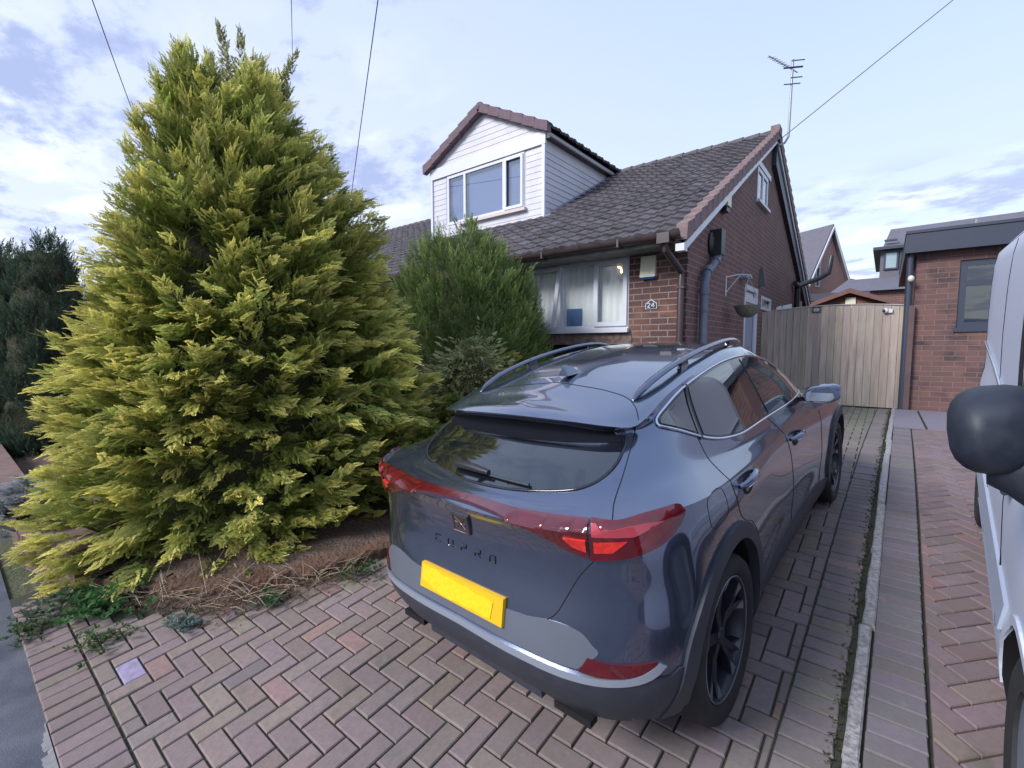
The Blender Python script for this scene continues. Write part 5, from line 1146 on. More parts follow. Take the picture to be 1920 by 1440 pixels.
def van_body():
    b = bmesh.new(); rings = []
    for y, H, ins in HT:
        half = []
        for w, z in SEC:
            zz = z if z <= 1.0 else 1.0+(z-1.0)*(H-1.0)/1.09
            if H < 1.0: zz = min(z, H)*(.98+.02*z)
            half.append((w+ins*(1-w/.88), zz))
        ring = [b.verts.new((w, y, z)) for w, z in half]+[b.verts.new((1.76-w, y, z)) for w, z in half[:-1][::-1]]
        rings.append(ring)
    for r0, r1 in zip(rings, rings[1:]):
        n = len(r0)
        for i in range(n): b.faces.new((r0[i], r0[(i+1) % n], r1[(i+1) % n], r1[i]))
    b.faces.new(rings[0][::-1]); b.faces.new(rings[-1]); bmesh.ops.recalc_face_normals(b, faces=b.faces); return b
_b = van_body()
BODY_CAR = BODY; BODY = BVHTree.FromBMesh(_b); me = bpy.data.meshes.new('body'); _b.to_mesh(me); _b.free()
vb_ = bpy.data.objects.new('body', me); COL.objects.link(vb_); me.materials.append(MATS['van_paint']); me.materials.append(MATS['gap'])
cuts = [cyl_obj(wy, .33, .37, x0, x1) for wy in (-.16, 2.62) for x0, x1 in ((-.3, .26), (1.5, 2.0))]
for c_ in cuts:
    md = vb_.modifiers.new('b', 'BOOLEAN'); md.operation = 'DIFFERENCE'; md.solver = 'EXACT'; md.object = c_; md.material_mode = 'TRANSFER'
dg = bpy.context.evaluated_depsgraph_get(); me2 = bpy.data.meshes.new_from_object(vb_.evaluated_get(dg)); vb_.modifiers.clear(); vb_.data = me2
for c_ in cuts: bpy.data.objects.remove(c_)
me2.polygons.foreach_set('use_smooth', [True]*len(me2.polygons)); me2.set_sharp_from_angle(angle=math.radians(35)); vb_.parent = van
for md_ in ('vside', 'vside2'):
    kw = dict(parent=van)
    w = decal('door_window', smooth2([(.48, 1.13), (.50, 1.4), (.46, 1.74), (.38, 1.84), (-.02, 1.86), (-.22, 1.76), (-.45, 1.4), (-.58, 1.14)], 3, True), md_, 'gloss_black', off=.003, step=.1, **kw)[0]
    decal('window_glass', smooth2([(.42, 1.17), (.44, 1.4), (.40, 1.70), (.33, 1.79), (-.02, 1.80), (-.2, 1.70), (-.40, 1.4), (-.51, 1.18)], 3, True), md_, 'car_glass_front', off=.006, step=.1, parent=w)
    w = decal('door_seal', smooth2([(.66, 1.06), (.68, 1.4), (.66, 1.75), (.56, 1.93), (.46, 1.91), (.54, 1.75), (.565, 1.4), (.55, 1.06)], 3, True), md_, 'gap', off=.004, step=.1, **kw)
    decal('sill_moulding', [(.30, .24), (2.2, .24), (2.2, .34), (.28, .34)], md_, 'van_sill' if 'van_sill' in MATS else mat('van_sill', (.16, .18, .24), .5), off=.006, step=.2, **kw)
    decal('side_moulding', [(.26, .50), (2.2, .50), (2.2, .60), (.25, .60)], md_, 'van_strip' if 'van_strip' in MATS else mat('van_strip', (.36, .40, .50), .4), off=.012, step=.2, **kw)
    rail_ = [(2.98, 1.30), (2.3, 1.262), (1.8, 1.23), (1.35, 1.19)]
    shut_line('slide_rail', rail_, md_, 'chrome', r=.011, mirror=False, parent=van, off=.006)
    for pl in ([(.60, 1.06), (.60, .8), (.58, .34)], [(1.55, 2.0), (1.58, 1.6), (1.6, 1.1), (1.6, .34)], [(-.62, 1.1), (-.6, .8), (-.56, .7)], [(3.02, .4), (3.02, 1.2), (2.98, 1.9)], [(3.0, 1.955), (1.5, 1.965), (0, 1.95)]):
        shut_line('panel_seam', pl, md_, 'gap', r=.003, mirror=False, parent=van)
    arv = [(-.16+r_*math.cos(t), .33+r_*math.sin(t)) for r_, ts in ((.405, [PI*k/16 for k in range(0, 17)]), (.372, [PI*k/16 for k in range(16, -1, -1)])) for t in ts]
    decal('arch_lip', arv, md_, 'van_paint', off=.008, step=.08, parent=van)
    h = line3([(.48, .98), (.34, .98)], md_, .02, 3, False, False); mb = MB(); mb.tube(h, .012, 8); mb.build('door_handle', 'van_plastic', van, smooth=60, local=True)
    0 and decal('side_repeater', [(-.62, 1.02), (-.56, 1.02), (-.55, 1.05), (-.62, 1.055)], md_, 'cream_plastic', off=.006, step=.05, **kw)
0 and decal('rear_lamp', [(3.0, .95), (3.09, .95), (3.07, 1.5), (2.99, 1.5)], 'vside', 'lamp_red', off=.004, step=.1, parent=van)
BODY = BODY_CAR
mb = MB(); mb.hexa([(.22, -.24, 2.0), (1.54, -.24, 2.0), (1.54, -.17, 2.03), (.22, -.17, 2.03), (.13, -.83, 1.24), (1.63, -.83, 1.24), (1.63, -.80, 1.28), (.13, -.80, 1.28)]); mb.build('windscreen', 'car_glass', van, local=True)
mb = MB(); mb.box(.1, 1.66, -1.47, -1.2, .25, .62); mb.build('bumper', 'van_plastic', van, local=True)
for x in (.14, 1.62):
    mb = MB(); mb.hexa([(x-.02, -1.40, .72), (x+.16 if x < 1 else x-.18, -1.44, .70), (x+.12 if x < 1 else x-.14, -1.2, .72), (x, -1.1, .74), (x-.02, -1.36, .93), (x+.16 if x < 1 else x-.18, -1.40, .90), (x+.12 if x < 1 else x-.14, -1.2, .95), (x, -1.1, .96)]); mb.build('headlight', 'chrome', van, local=True)
for wy in (-.16, 2.62):
    for x0, sg in ((.02, -1), (1.74, 1)):
        mb = MB(); mb.lathe([(.20, x0), (.27, x0+sg*.012), (.305, x0), (.32, x0-sg*.03), (.32, x0-sg*.17), (.30, x0-sg*.19), (.2, x0-sg*.18)], 44, 'x', (0, wy, .318), closed=True); t = mb.build('wheel', 'tyre', van, smooth=50, local=True)
        mb = MB(); mb.lathe([(.001, x0-sg*.03), (.09, x0-sg*.03), (.12, x0-sg*.05), (.2, x0-sg*.012), (.205, x0-sg*.03), (.001, x0-sg*.07)], 30, 'x', (0, wy, .318)); mb.build('hub_cap', 'rim_light', t, smooth=40, local=True)
# big black door mirrors
def van_mirror(cx, sg):
    mb = MB(); n = 22; vs = []; C_ = (cx, -.35, 1.352)
    rings = [(-.105, .30, .35), (-.098, .52, .55), (-.08, .74, .76), (-.05, .90, .91), (-.01, .98, .98), (.035, 1.0, 1.0), (.06, .97, .97), (.062, .9, .9)]
    for dy, a, b_ in rings:
        for k in range(n):
            t = 2*PI*k/n; cx_, sz = math.cos(t), math.sin(t); e = .72
            w = .090*a*math.copysign(abs(cx_)**e, cx_); h = .108*b_*math.copysign(abs(sz)**e, sz)
            vs.append((C_[0]+sg*w+sg*.012*(h/.118), C_[1]+dy-.02*cx_, C_[2]+h-.012*(w/.1)))
    mb.add(vs, [(i*n+k, i*n+(k+1) % n, (i+1)*n+(k+1) % n, (i+1)*n+k) for i in range(len(rings)-1) for k in range(n)]+[tuple(range(n)), tuple((len(rings)-1)*n+k for k in range(n))])
    o = mb.build('door_mirror', 'van_plastic', van, smooth=60, local=True)
    mb = MB(); k0 = (len(rings)-1)*n; mb.add([(p[0], p[1]+.002, p[2]) for p in vs[k0:]], [tuple(range(n))]); mb.build('mirror_glass', 'mirror_glass', o, local=True)
    mb = MB(); xs = C_[0]+sg*.01; xe = .03 if sg < 0 else 1.73
    n2 = 12; vs = []
    for t_ in (0, .25, .5, .75, 1):
        x = xs+(xe-xs)*t_; z = C_[2]-.055-.10*t_**1.3; y = C_[1]-.01-.02*t_; rh = .082-.005*t_+.02*t_*t_; ry = .05+.03*t_
        vs += [(x, y+ry*math.cos(2*PI*k/n2), z+rh*math.sin(2*PI*k/n2)) for k in range(n2)]
    mb.add(vs, [(i*n2+k, i*n2+(k+1) % n2, (i+1)*n2+(k+1) % n2, (i+1)*n2+k) for i in range(4) for k in range(n2)]+[tuple(range(n2)), tuple(4*n2+k for k in range(n2))]); mb.build('mirror_arm', 'van_plastic', o, smooth=60, local=True)
van_mirror(-.100, -1); van_mirror(1.895, 1)
# ================================================================ PLANTS
def leaf_mat(name, trans=.42, rough=.6):
    m_ = bpy.data.materials.new(name); m_.use_nodes = True; nt = m_.node_tree; N = nt.nodes; L = nt.links; N.clear()
    o = N.new('ShaderNodeOutputMaterial'); a = N.new('ShaderNodeAttribute'); a.attribute_name = 'col'
    p = N.new('ShaderNodeBsdfPrincipled'); p.inputs['Roughness'].default_value = rough; p.inputs['Specular IOR Level'].default_value = .25; L.new(a.outputs['Color'], p.inputs['Base Color'])
    t = N.new('ShaderNodeBsdfTranslucent'); L.new(a.outputs['Color'], t.inputs[0]); x = N.new('ShaderNodeMixShader'); x.inputs[0].default_value = trans
    L.new(p.outputs[0], x.inputs[1]); L.new(t.outputs[0], x.inputs[2]); L.new(x.outputs[0], o.inputs[0]); MATS[name] = m_
leaf_mat('foliage'); mat('bark', (.10, .07, .05), .95, noise=(12, 6, .7, (.05, .035, .03)), bump=(40, 1, .02))
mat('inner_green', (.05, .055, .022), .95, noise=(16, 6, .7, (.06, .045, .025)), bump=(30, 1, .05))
RS = np.random.RandomState(5)
def spray_template(n=6, sub=2, width=.46, droop=.12, lobe=.2, rs=RS):
    """flat fan spray of length 1 along +x in the xy plane; returns verts, quads, t (0 base..1 tip)"""
    V, Q, T = [], [], []
    def leaf(p, d, l, w, t0, t1):
        s_ = np.array([-d[1], d[0], 0]); z = np.array([0, 0, rs.uniform(-.02, .03)]); b = len(V)
        V.extend([p-s_*w*.25, p+d*l*.5-s_*w+z, p+d*l-np.array([0, 0, .06*l]), p+d*l*.5+s_*w+z]); T.extend([t0, (t0+t1)/2, t1, (t0+t1)/2]); Q.append((b, b+1, b+2, b+3))
    for i in range(n):
        t = i/n; x = np.array([t*.9, .04*math.sin(t*5), -droop*t*t]); 
        for sg in (1, -1):
            L_ = width*(1-t*.72)*rs.uniform(.8, 1.15); ang = (.95-.35*t)*sg+rs.uniform(-.12, .12); d = np.array([math.cos(ang), math.sin(ang), 0])
            leaf(x, d, L_, lobe*L_*.55+.012, t*.6, .6+.4*t)
            for k in range(sub):
                u = .35+.3*k; q = x+d*L_*u
                for s2 in (1, -1):
                    a2 = ang+s2*.7; leaf(q, np.array([math.cos(a2), math.sin(a2), 0]), L_*.42*(1-.3*k), L_*.10, .3+.4*t, .75+.25*t)
    leaf(np.array([.8, 0, -droop*.7]), np.array([1., 0, 0]), .3, .05, .8, 1.0)
    return np.array(V), np.array(Q), np.array(T)
def frames(d, up):
    """d, up: (n,3) -> rotation matrices with x=d, z ~ up"""
    d = d/np.linalg.norm(d, axis=1, keepdims=True); y = np.cross(up, d); y /= np.linalg.norm(y, axis=1, keepdims=True)+1e-9; z = np.cross(d, y)
    return np.stack([d, y, z], 2)
def scatter(name, tmpl, pos, d, up, size, cbase, ctip, parent, off, gam=1.0, matname='foliage'):
    V, Q, T = tmpl[0]; n = len(pos); allv = []; allq = []; allc = []; base = 0
    pick = RS.randint(0, len(tmpl), n); R_ = frames(d, up)
    for k, (V, Q, T) in enumerate(tmpl):
        idx = np.where(pick == k)[0]
        if len(idx) == 0: continue
        P = np.einsum('nij,vj->nvi', R_[idx], V)*size[idx][:, None, None]+pos[idx][:, None, :]
        allv.append(P.reshape(-1, 3)); m_ = len(V)
        allq.append((Q[None]+(np.arange(len(idx))*m_)[:, None, None]).reshape(-1, 4)+base); base += m_*len(idx)
        t = (T**gam)[None, :, None]; C = cbase[idx][:, None, :]*(1-t)+ctip[idx][:, None, :]*t; allc.append(C.reshape(-1, 3))
    v = np.concatenate(allv)-np.array(off); q = np.concatenate(allq); c = np.concatenate(allc)
    me = bpy.data.meshes.new(name); me.vertices.add(len(v)); me.vertices.foreach_set('co', v.astype(np.float32).ravel()); me.loops.add(len(q)*4); me.loops.foreach_set('vertex_index', q.astype(np.int32).ravel())
    me.polygons.add(len(q)); me.polygons.foreach_set('loop_start', (np.arange(len(q))*4).astype(np.int32)); me.update(calc_edges=True)
    a = me.color_attributes.new('col', 'FLOAT_COLOR', 'POINT'); cc = np.ones((len(v), 4), np.float32); cc[:, :3] = c; a.data.foreach_set('color', cc.ravel())
    me.materials.append(MATS[matname]); o = bpy.data.objects.new(name, me); COL.objects.link(o); o.parent = parent; return o
def itab(tab, z):
    zs = [t[0] for t in tab]; return [np.interp(z, zs, [t[k] for t in tab]) for k in range(1, len(tab[0]))]
def conifer(t, c, tab, axes, nb, per, blen, ssize, elev, colb, colt, tmpl, zb, zt, jit=.12, upmix=.0, droop=.35, cvar=.25, name='crown', core=.62, lump=.12, wid=.55, face=.6, fill=None, hfade=0, espr=.2, sag=0):
    """tab rows: z, left radius, right radius, front/back radius ; axes u (right) and w (depth)"""
    u, w = np.array(axes[0]), np.array(axes[1]); pos, dd, uu, sz, cb, ct = [], [], [], [], [], []
    zz = np.linspace(zb, zt, 60); L_, R_, F_ = itab(tab, zz); wt = (L_+R_)/2+.12; cdf = np.cumsum(wt)/wt.sum()
    for i in range(nb+(fill or 0)):
        z = np.interp(RS.rand(), cdf, zz); th = RS.rand()*2*PI
        l, r, f = [float(a) for a in itab(tab, z)]
        lum = 1+lump*math.sin(3.1*th+z*2.3)+lump*.8*math.sin(5.3*th-z*4.1+1.0)
        ca, sa = math.cos(th), math.sin(th); rr = (r if ca > 0 else l); rad = np.array([u[0]*ca*rr+w[0]*sa*f, u[1]*ca*rr+w[1]*sa*f, 0])*lum*(RS.uniform(1-jit, 1+jit*.5) if i < nb else RS.uniform(.72, .86))
        rl = np.linalg.norm(rad)+1e-6; out = rad/rl; el = elev+RS.uniform(-espr, espr)+upmix*((z-zb)/(zt-zb))**2
        d = out*math.cos(el)+np.array([0, 0, math.sin(el)]); BL = blen*RS.uniform(.7, 1.2); BL = min(BL, rl*1.0+.12)
        z = z-sag*max(0, 1-(z-zb)/.9); tip = np.array([c[0], c[1], z])+rad; org = tip-d*BL; side = np.cross(np.array([0, 0, 1.]), d); side /= np.linalg.norm(side)+1e-9; nrm = np.cross(d, side)
        roll = RS.uniform(-.5, .5); side, nrm = side*math.cos(roll)+nrm*math.sin(roll), nrm*math.cos(roll)-side*math.sin(roll)
        bright = RS.uniform(1-cvar, 1+cvar); old = RS.rand() if i < nb else 0
        for k in range(per):
            s_ = (k+RS.rand())/per; sg = 1 if k % 2 else -1; a = RS.uniform(.35, .85)*(1-s_*.55)*sg
            p = org+d*BL*s_*.95-np.array([0, 0, 1.])*droop*BL*.25*s_*s_+side*sg*wid*.18*BL*(1-s_)+RS.normal(0, .012, 3)
            q = d*math.cos(a)+side*math.sin(a)-np.array([0, 0, 1.])*droop*s_*.6+RS.normal(0, .10, 3)
            pos.append(p); dd.append(q); uu.append(nrm*(1-face)+out*face*1.1+np.array([0, 0, .35*face])+RS.normal(0, .32, 3)); sz.append(ssize*RS.uniform(.7, 1.25)*(1.1-.35*s_))
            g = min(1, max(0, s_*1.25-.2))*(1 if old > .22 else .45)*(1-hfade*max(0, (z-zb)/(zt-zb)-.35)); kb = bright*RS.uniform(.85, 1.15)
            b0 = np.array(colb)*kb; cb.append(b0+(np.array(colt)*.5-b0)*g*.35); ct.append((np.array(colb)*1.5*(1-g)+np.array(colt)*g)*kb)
    root = np.array(base_of(t))
    o = scatter(name, tmpl, np.array(pos), np.array(dd), np.array(uu), np.array(sz), np.array(cb), np.array(ct), t, root)
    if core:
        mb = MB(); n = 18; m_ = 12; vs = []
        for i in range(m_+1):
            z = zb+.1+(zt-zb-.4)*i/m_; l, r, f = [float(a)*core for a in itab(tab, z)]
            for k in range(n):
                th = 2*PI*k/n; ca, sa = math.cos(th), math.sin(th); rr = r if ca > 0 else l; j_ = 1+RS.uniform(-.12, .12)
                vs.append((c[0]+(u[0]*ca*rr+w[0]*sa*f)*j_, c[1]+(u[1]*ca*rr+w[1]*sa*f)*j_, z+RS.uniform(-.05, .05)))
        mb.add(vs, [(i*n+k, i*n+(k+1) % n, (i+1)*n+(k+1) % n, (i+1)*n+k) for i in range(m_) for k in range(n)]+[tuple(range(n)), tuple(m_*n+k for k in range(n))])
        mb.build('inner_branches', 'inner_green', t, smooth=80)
    return o
def trunk(t, c, z0, z1, r, name='trunk'):
    mb = MB(); pts = [(c[0]+.03*math.sin(k*1.3), c[1]+.03*math.cos(k*1.7), z0+(z1-z0)*k/6) for k in range(7)]; mb.tube(pts, [r*(1.25 if k == 0 else 1-.13*k) for k in range(7)], 10); mb.build(name, 'bark', t, smooth=60)
U_, W2 = (.78, .626), (-.626, .78)
fan = [spray_template(7, 2, .42, lobe=.15) for _ in range(5)]
s_px = 4.3/870
# golden conifer ---------------------------------------------------------------------
gc = (-4.73, 1.70)
gt_ = thing('golden_conifer', 'tall broad golden-yellow conifer beside the block drive, left of the car', 'conifer', (gc[0], gc[1], .2))
rows = [(1060, 150, 300, 330), (1000, 250, 320, 305), (900, 325, 372, 265), (800, 325, 385, 250), (700, 315, 385, 245), (600, 300, 352, 235), (500, 232, 320, 220), (440, 215, 292, 205), (400, 172, 272, 195), (330, 150, 235, 175), (250, 108, 185, 140), (150, 70, 125, 95), (110, 38, 70, 60), (70, 12, 25, 20)]
tab = [(1.75+(652-r_)*s_px, max(a*s_px-(.40 if r_ < 900 else .22)*min(1, a/150), .05), max(b*s_px-.09, .05), max(f*s_px-.06, .05)) for r_, a, b, f in rows]
tab = [(max(z, .12+.0*i), a, b, f) for i, (z, a, b, f) in enumerate(tab)]; tab[0] = (-.06, tab[0][1], tab[0][2], tab[0][3]); tab[1] = (.20, tab[1][1], tab[1][2], tab[1][3])
conifer(gt_, gc, tab, (U_, W2), 1650, 20, .44, .125, .28, (.23, .28, .07), (.99, .87, .27), fan, .10, 4.25, upmix=.75, lump=.06, fill=450, core=.5, face=.6, hfade=.35, espr=.38, sag=.16)  # hfade mutes the upper tips: hazy light put into their colour
# feathery leaders at the top
pos, dd, uu, sz, cb, ct = [], [], [], [], [], []
def leader(p0, p1, curl, n=46, s0=.13):
    p0, p1 = np.array(p0), np.array(p1); sd_ = np.array([U_[0], U_[1], 0])
    for k in range(n):
        t_ = k/n; p = p0+(p1-p0)*t_+sd_*curl*t_**2.5-np.array([0, 0, .10])*t_**5; th = RS.uniform(0, 2*PI); up_ = np.array([math.cos(th), math.sin(th), 0])
        q = up_*(.75-.35*t_)+np.array([0, 0, .75])+sd_*curl*t_*3; pos.append(p); dd.append(q); uu.append(np.cross(q, RS.normal(0, 1, 3))); sz.append(s0*(1.25-.85*t_)*RS.uniform(.8, 1.2)); k_ = RS.uniform(.75, 1.1)
        cb.append(np.array((.14, .17, .05))*k_); ct.append(np.array((.50, .46, .16))*k_)
def wp_(px_, row, D=4.3): r_ = (px_-960)/870; return (( -.624+.78*r_)*D, (.7775+.626*r_)*D, 1.75+(652-row)/870*D)
for a, b, c_ in (((455, 210), (450, 62), -.05), ((470, 230), (490, 70), -.06), ((440, 240), (428, 110), -.06), ((548, 250), (560, 108), .10), ((520, 250), (525, 160), .05), ((500, 230), (508, 130), .05)):
    leader(wp_(*a), wp_(*b), c_)
scatter('leading_shoots', fan, np.array(pos), np.array(dd), np.array(uu), np.array(sz), np.array(cb), np.array(ct), gt_, np.array(base_of(gt_)))
trunk(gt_, gc, .1, 3.6, .12)
# green bush in front of the house -----------------------------------------------------
feather = [spray_template(7, 1, .30, .02, .14) for _ in range(4)]
bc = (-4.75, 5.0)
bt_ = thing('green_conifer_bush', 'rounded mid green feathery conifer bush in front of the house window', 'conifer', (bc[0], bc[1], .4))
D = 6.8; sp = D/870
rows = [(900, 150, 150, 130), (660, 165, 150, 140), (600, 160, 150, 140), (560, 150, 132, 130), (520, 140, 112, 115), (480, 125, 75, 95), (450, 105, 38, 70), (425, 60, 5, 40), (408, 14, -15, 12)]
tab = [(1.75+(652-r_)*sp, a*sp, b*sp, f*sp) for r_, a, b, f in rows]; tab[0] = (.35,)+tab[0][1:]
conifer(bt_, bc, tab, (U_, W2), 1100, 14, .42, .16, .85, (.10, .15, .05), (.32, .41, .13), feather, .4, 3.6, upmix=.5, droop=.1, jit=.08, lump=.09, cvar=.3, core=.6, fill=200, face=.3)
trunk(bt_, bc, .3, 2.6, .09)
# two dark columnar trees at the far left ------------------------------------------------
for i, (px_, top, rad, lab) in enumerate(((22, 446, 58, 'dark green columnar conifer at the very left edge of the view'), (106, 438, 72, 'dark green columnar conifer between the left edge and the golden conifer'), (-80, 420, 75, 'dark green columnar conifer just outside the left edge of the view'))):
    D = 7.4; x, y, z1 = wp_(px_, top, D); sp = D/870
    t = thing('dark_columnar_conifer', lab, 'conifer', (x, y, .1), 'dark conifers on the left')
    tab = [(.1, rad*1.5*sp, rad*1.3*sp, rad*1.3*sp), (1.5, rad*1.3*sp, rad*1.15*sp, rad*1.2*sp), (2.3, rad*1.05*sp, rad*.95*sp, rad*sp), (2.9, rad*.75*sp, rad*.7*sp, rad*.7*sp), (z1-.25, rad*.42*sp, rad*.42*sp, rad*.42*sp), (z1, .03, .03, .03)]
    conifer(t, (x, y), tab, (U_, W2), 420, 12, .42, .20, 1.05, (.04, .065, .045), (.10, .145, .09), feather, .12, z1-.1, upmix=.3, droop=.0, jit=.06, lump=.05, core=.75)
    trunk(t, (x, y), .0, 2.0, .1)
# weeping shrub and two small golden ones
strand = [spray_template(9, 0, .13, .5, .3) for _ in range(4)]
def shrub(name, label, px_, row, D, r, h, tm, n, per, bl, ss, el, cb_, ct_, dr, grp=None):
    x, y, z1 = wp_(px_, row, D); t = thing(name, label, 'shrub', (x, y, .3), grp)
    tab = [(.3, r*.8, r*.8, r*.8), (z1-h*.6, r, r, r), (z1-h*.3, r*.85, r*.85, r*.85), (z1-h*.08, r*.4, r*.4, r*.4), (z1, .02, .02, .02)]
    conifer(t, (x, y), tab, (U_, W2), n, per, bl, ss, el, cb_, ct_, tm, max(.35, z1-h), z1, droop=dr, jit=.1, core=.7); trunk(t, (x, y), .2, z1*.6, .04); return t
shrub('weeping_shrub', 'small weeping olive shrub with thread-like hanging shoots between the golden conifer and the car', 885, 628, 5.0, .40, 1.1, strand, 170, 13, .25, .30, .5, (.24, .25, .11), (.52, .50, .25), 1.6)
shrub('golden_shrub', 'small yellow-tipped shrub just behind the car roof rail', 950, 655, 5.6, .24, .6, fan, 70, 10, .2, .11, .5, (.14, .17, .04), (.66, .54, .11), .3)
shrub('golden_shrub', 'dull golden low shrub tucked under the weeping shrub beside the car tail', 842, 740, 4.35, .42, .9, fan, 150, 12, .3, .13, .3, (.11, .15, .035), (.5, .45, .11), .4)
shrub('golden_shrub', 'dull golden shrub filling the gap behind the left rear lamp of the car', 800, 790, 3.9, .30, .8, fan, 90, 12, .3, .12, .3, (.11, .15, .035), (.5, .45, .11), .4)
# silver plant on the left
x, y, z = wp_(18, 905, 3.7); t = thing('silver_plant', 'pale silver-grey leafy plant above the brick wall at the left edge', 'plant', (x, y, .1))
tab = [(.15, .2, .2, .2), (.4, .27, .24, .24), (.6, .2, .2, .2), (.72, .03, .03, .03)]
conifer(t, (x-.1, y+.05), tab, (U_, W2), 110, 10, .18, .07, .6, (.25, .26, .27), (.55, .56, .60), fan, .3, .7, core=.6)
trunk(t, (x-.1, y+.05), .1, .4, .02, 'stem')
# ================================================================ LOW WALLS, WEEDS, TWIGS, WIRES
mat('sandy_bank', (.13, .062, .036), .95, noise=(9, 7, .8, (.07, .045, .032)), bump=(28, 1.0, .03))
brick_mat('brick_low', (.16, .075, .06), (.13, .065, .055), (.25, .12, .09), (.2, .17, .15), .22, .075, .012, .6)
def ribbon_wall(pts, w, h0, h1, n=14, rough=.012):
    mb = MB(); P = smooth2(pts, n); vs = []
    for i, p in enumerate(P):
        a, b = np.array(P[max(i-1, 0)]), np.array(P[min(i+1, len(P)-1)]); t_ = (b-a)/(np.hypot(*(b-a))+1e-9); nn = np.array([-t_[1], t_[0]]); p = np.array(p); g_ = gz(max(.2, p[1]))
        for o_, z in ((0, -.05), (0, h0*.35), (.008, h0*.7), (.02, h0), (w*.5, h1), (w, h0), (w, -.05)):
            q = p+nn*(o_+rnd.uniform(-rough, rough)); vs.append((q[0], q[1], g_+z+rnd.uniform(-rough, rough)*(z > 0)))
    m_ = 7; mb.add(vs, [(i*m_+k, (i+1)*m_+k, (i+1)*m_+k+1, i*m_+k+1) for i in range(len(P)-1) for k in range(m_-1)]+[tuple(range(m_)), tuple((len(P)-1)*m_+k for k in range(m_))]); return mb
w = ribbon_wall([(-4.12, .62), (-3.78, .78), (-3.34, 1.08), (-3.03, 1.45), (-2.80, 2.0), (-2.80, 2.6), (-2.82, 4.0), (-2.82, 6.3)], .16, .075, .075, rough=.02)
tag(w.build('bed_edging_wall', 'sandy_bank', smooth=50), 'low orange-brown sandy edging wall under the golden conifer', 'wall')
sw_ = thing('street_wall', 'low brick garden wall with flat coping along the pavement at the left edge', 'wall', (-4.4, .4, .03))
mb = MB(); pts = [(-4.42, .52), (-5.2, .34), (-12, .32)]
for a, b in zip(pts, pts[1:]): mb.beam((a[0], a[1]+.1, .17), (b[0], b[1]+.1, .17), .18, .30)
mb.build('brickwork', 'brick_low', sw_)
mb = MB()
for a, b in zip(pts, pts[1:]): mb.beam((a[0]+.03, a[1]+.1, .34), (b[0], b[1]+.1, .34), .23, .04)
mb.build('coping', mat('coping', (.20, .12, .105), .9, noise=(8, 6, .7, (.12, .08, .075)), bump=(60, .6, .004)), sw_)
# weeds
leaf_t = []
def weed_template():
    V, Q, T = [], [], []
    for k in range(7):
        a = RS.uniform(0, 2*PI); e = RS.uniform(.2, 1.2); l = RS.uniform(.5, 1); d = np.array([math.cos(a)*math.cos(e), math.sin(a)*math.cos(e), math.sin(e)]); s_ = np.array([-math.sin(a), math.cos(a), 0]); b = len(V); w_ = RS.uniform(.10, .2)
        V.extend([np.zeros(3), d*l*.5-s_*w_, d*l-np.array([0, 0, .15*l]), d*l*.5+s_*w_]); T.extend([0, .6, 1, .6]); Q.append((b, b+1, b+2, b+3))
    return np.array(V), np.array(Q), np.array(T)
weed_t = [weed_template() for _ in range(6)]
def weed(x, y, r, n, s_, label, name='weed', c0=(.04, .09, .03), c1=(.12, .22, .09), h=.0):
    z = gz(max(.2, y))+.01+h; t = (x, y, z); P = np.stack([x+RS.normal(0, r, n), y+RS.normal(0, r*.8, n), z+np.abs(RS.normal(0, r*.3, n))+.0], 1); k = RS.uniform(.6, 1.3, (n, 1))
    o = scatter(name, weed_t, P, np.stack([RS.normal(0, 1, n), RS.normal(0, 1, n), RS.normal(0, .2, n)], 1), np.tile([0, 0, 1.], (n, 1)), RS.uniform(.6, 1.2, n)*s_, np.array([c0]*n)*k, np.array([c1]*n)*k, None, (x, y, z)); o.location = (x, y, z); return tag(o, label, 'weed', kind='stuff')
weed(-3.88, .62, .13, 150, .075, 'big clump of green weeds in front of the left end of the sandy wall', c1=(.08, .20, .06))
weed(-4.12, .40, .10, 80, .06, 'grey-green weed clump at the corner of the street wall', c0=(.06, .08, .05), c1=(.20, .24, .17))
weed(-3.42, .50, .08, 70, .04, 'low mossy weeds where the header blocks meet the soil', c1=(.14, .2, .07))
weed(-3.92, .26, .07, 60, .045, 'weeds growing through the joints at the road edge', c1=(.12, .18, .07))
weed(-2.98, 1.25, .055, 60, .045, 'bright small green weed by the middle of the soil strip', c1=(.07, .24, .09))
weed(-2.80, 1.75, .09, 90, .04, 'spreading weeds at the right end of the soil strip near the car', c1=(.13, .2, .08))
weed(-3.16, .84, .05, 40, .05, 'pale blue-green weed tuft at the edge of the blocks', c0=(.08, .12, .1), c1=(.22, .3, .27))
weed(-2.72, 2.15, .08, 60, .04, 'weeds beside the rear left corner of the car', c1=(.1, .17, .06))
# moss in the joints, along the kerb and near the gate: uncountable
n = 1500; ys = RS.uniform(.4, 11.2, n); xs = np.array([KX(y) for y in ys])-.035+RS.normal(0, .016, n); P = np.stack([xs, ys, np.array([gz(y) for y in ys])-.004], 1); k = RS.uniform(.5, 1.3, (n, 1))
o = scatter('kerb_moss', weed_t, P, np.stack([RS.normal(0, 1, n), RS.normal(0, 1, n), RS.normal(0, .1, n)], 1), np.tile([0, 0, 1.], (n, 1)), RS.uniform(.008, .02, n), np.array([(.06, .055, .035)]*n)*k, np.array([(.12, .12, .06)]*n)*k, None, (0, 0, 0)); tag(o, 'moss and tiny weeds along the inner side of the kerb', 'moss', kind='stuff')
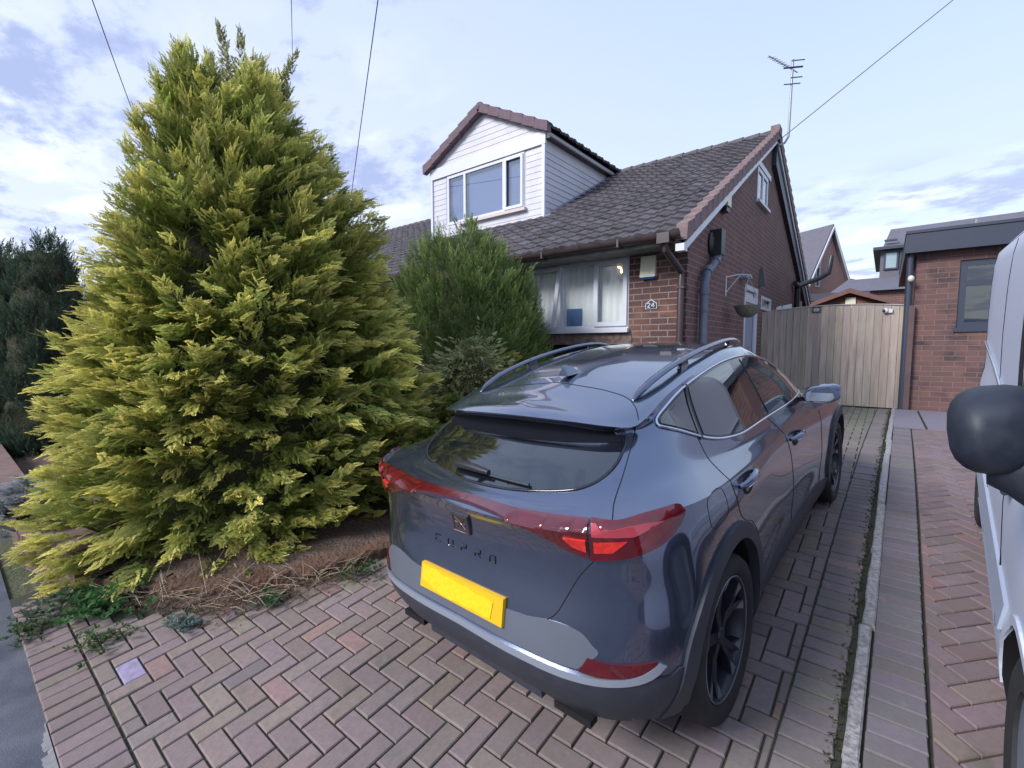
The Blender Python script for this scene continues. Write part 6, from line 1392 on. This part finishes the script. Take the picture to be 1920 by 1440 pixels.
# dry twigs and dead leaves
mat('dry_stalk', (.38, .29, .20), .9, noise=(20, 3, .5, (.22, .16, .12)))
mb = MB()
for k in range(150):
    t_ = rnd.random(); x, y = bedline(.24+.36*t_); y += rnd.uniform(-.04, .12); x += rnd.uniform(-.12, .1); z = gz(max(.2, y))+.045; a = rnd.uniform(0, 2*PI); l = rnd.uniform(.06, .26)
    e = rnd.uniform(-.05, .35) if rnd.random() < .8 else rnd.uniform(.6, 1.3); c_ = rnd.uniform(-.03, .03)
    mb.tube([(x, y, z), (x+math.cos(a)*l*.5+c_, y+math.sin(a)*l*.5, z+l*.5*math.sin(e)+.01), (x+math.cos(a)*l, y+math.sin(a)*l, z+l*math.sin(e))], [.0022, .0018, .001], 4)
tag(mb.build('dry_stalks', 'dry_stalk', fix=False), 'tangle of pale dry stalks on the soil below the golden conifer', 'dead stalks', kind='stuff')
n = 900; T_ = RS.rand(n); BX = np.array([bedline(.2+.42*t_) for t_ in T_]); P = np.stack([BX[:, 0]+RS.normal(0, .10, n), BX[:, 1]+RS.uniform(-.14, .12, n), np.zeros(n)], 1); P[:, 2] = [gz(max(.2, y))+.035 for y in P[:, 1]]; k = RS.uniform(.5, 1.4, (n, 1))
o = scatter('leaf_litter', weed_t, P, np.stack([RS.normal(0, 1, n), RS.normal(0, 1, n), RS.normal(0, .1, n)], 1), np.tile([0, 0, 1.], (n, 1)), RS.uniform(.012, .035, n), np.array([(.13, .08, .05)]*n)*k, np.array([(.26, .18, .12)]*n)*k, None, (0, 0, 0)); tag(o, 'brown leaf litter on the strip of soil beside the drive', 'leaf litter', kind='stuff')
n = 260; P = np.stack([RS.uniform(-2.4, .9, n), RS.uniform(.3, 8, n), np.zeros(n)], 1); P[:, 2] = [gz(y)+.006 for y in P[:, 1]]; k = RS.uniform(.6, 1.2, (n, 1))
o = scatter('pale_specks', weed_t[:2], P, np.stack([RS.normal(0, 1, n), RS.normal(0, 1, n), np.zeros(n)], 1), np.tile([0, 0, 1.], (n, 1)), RS.uniform(.003, .007, n), np.array([(.5, .5, .48)]*n)*k, np.array([(.6, .6, .58)]*n)*k, None, (0, 0, 0)); tag(o, 'tiny pale crumbs and petals scattered over the blocks', 'debris', kind='stuff')
# overhead wires
mat('wire', (.10, .10, .16), .6)
def wire(a, b, r, label, sag=.1):
    a, b = Vector(a), Vector(b); mb = MB(); mb.tube([a+(b-a)*t_-Vector((0, 0, sag*4*t_*(1-t_))) for t_ in [k/16 for k in range(17)]], r, 5); tag(mb.build('overhead_wire', 'wire'), label, 'wire', 'overhead telephone wires')
def ray_pt(px_, row, D): r_, u_ = (px_-960)/870, (720-row)/870; return (D*(.7799*r_-.0488*u_-.624), D*(.6259*r_+.0608*u_+.7775), 1.75+D*(.997*u_-.0779))
wire(ray_pt(280, 290, 16), ray_pt(110, -180, 7), .010, 'leftmost overhead wire, left of the golden conifer')
wire(ray_pt(549, 130, 18), ray_pt(543, -160, 8), .010, 'nearly vertical overhead wire above the second tip of the golden conifer', 0)
wire(ray_pt(658, 370, 14), ray_pt(732, -170, 6.5), .010, 'overhead wire between the golden conifer and the white dormer', .0)
wire((-2.02, 11.8, 6.25), ray_pt(2010, -180, 9), .009, 'overhead wire rising right from the gable ridge', .0)
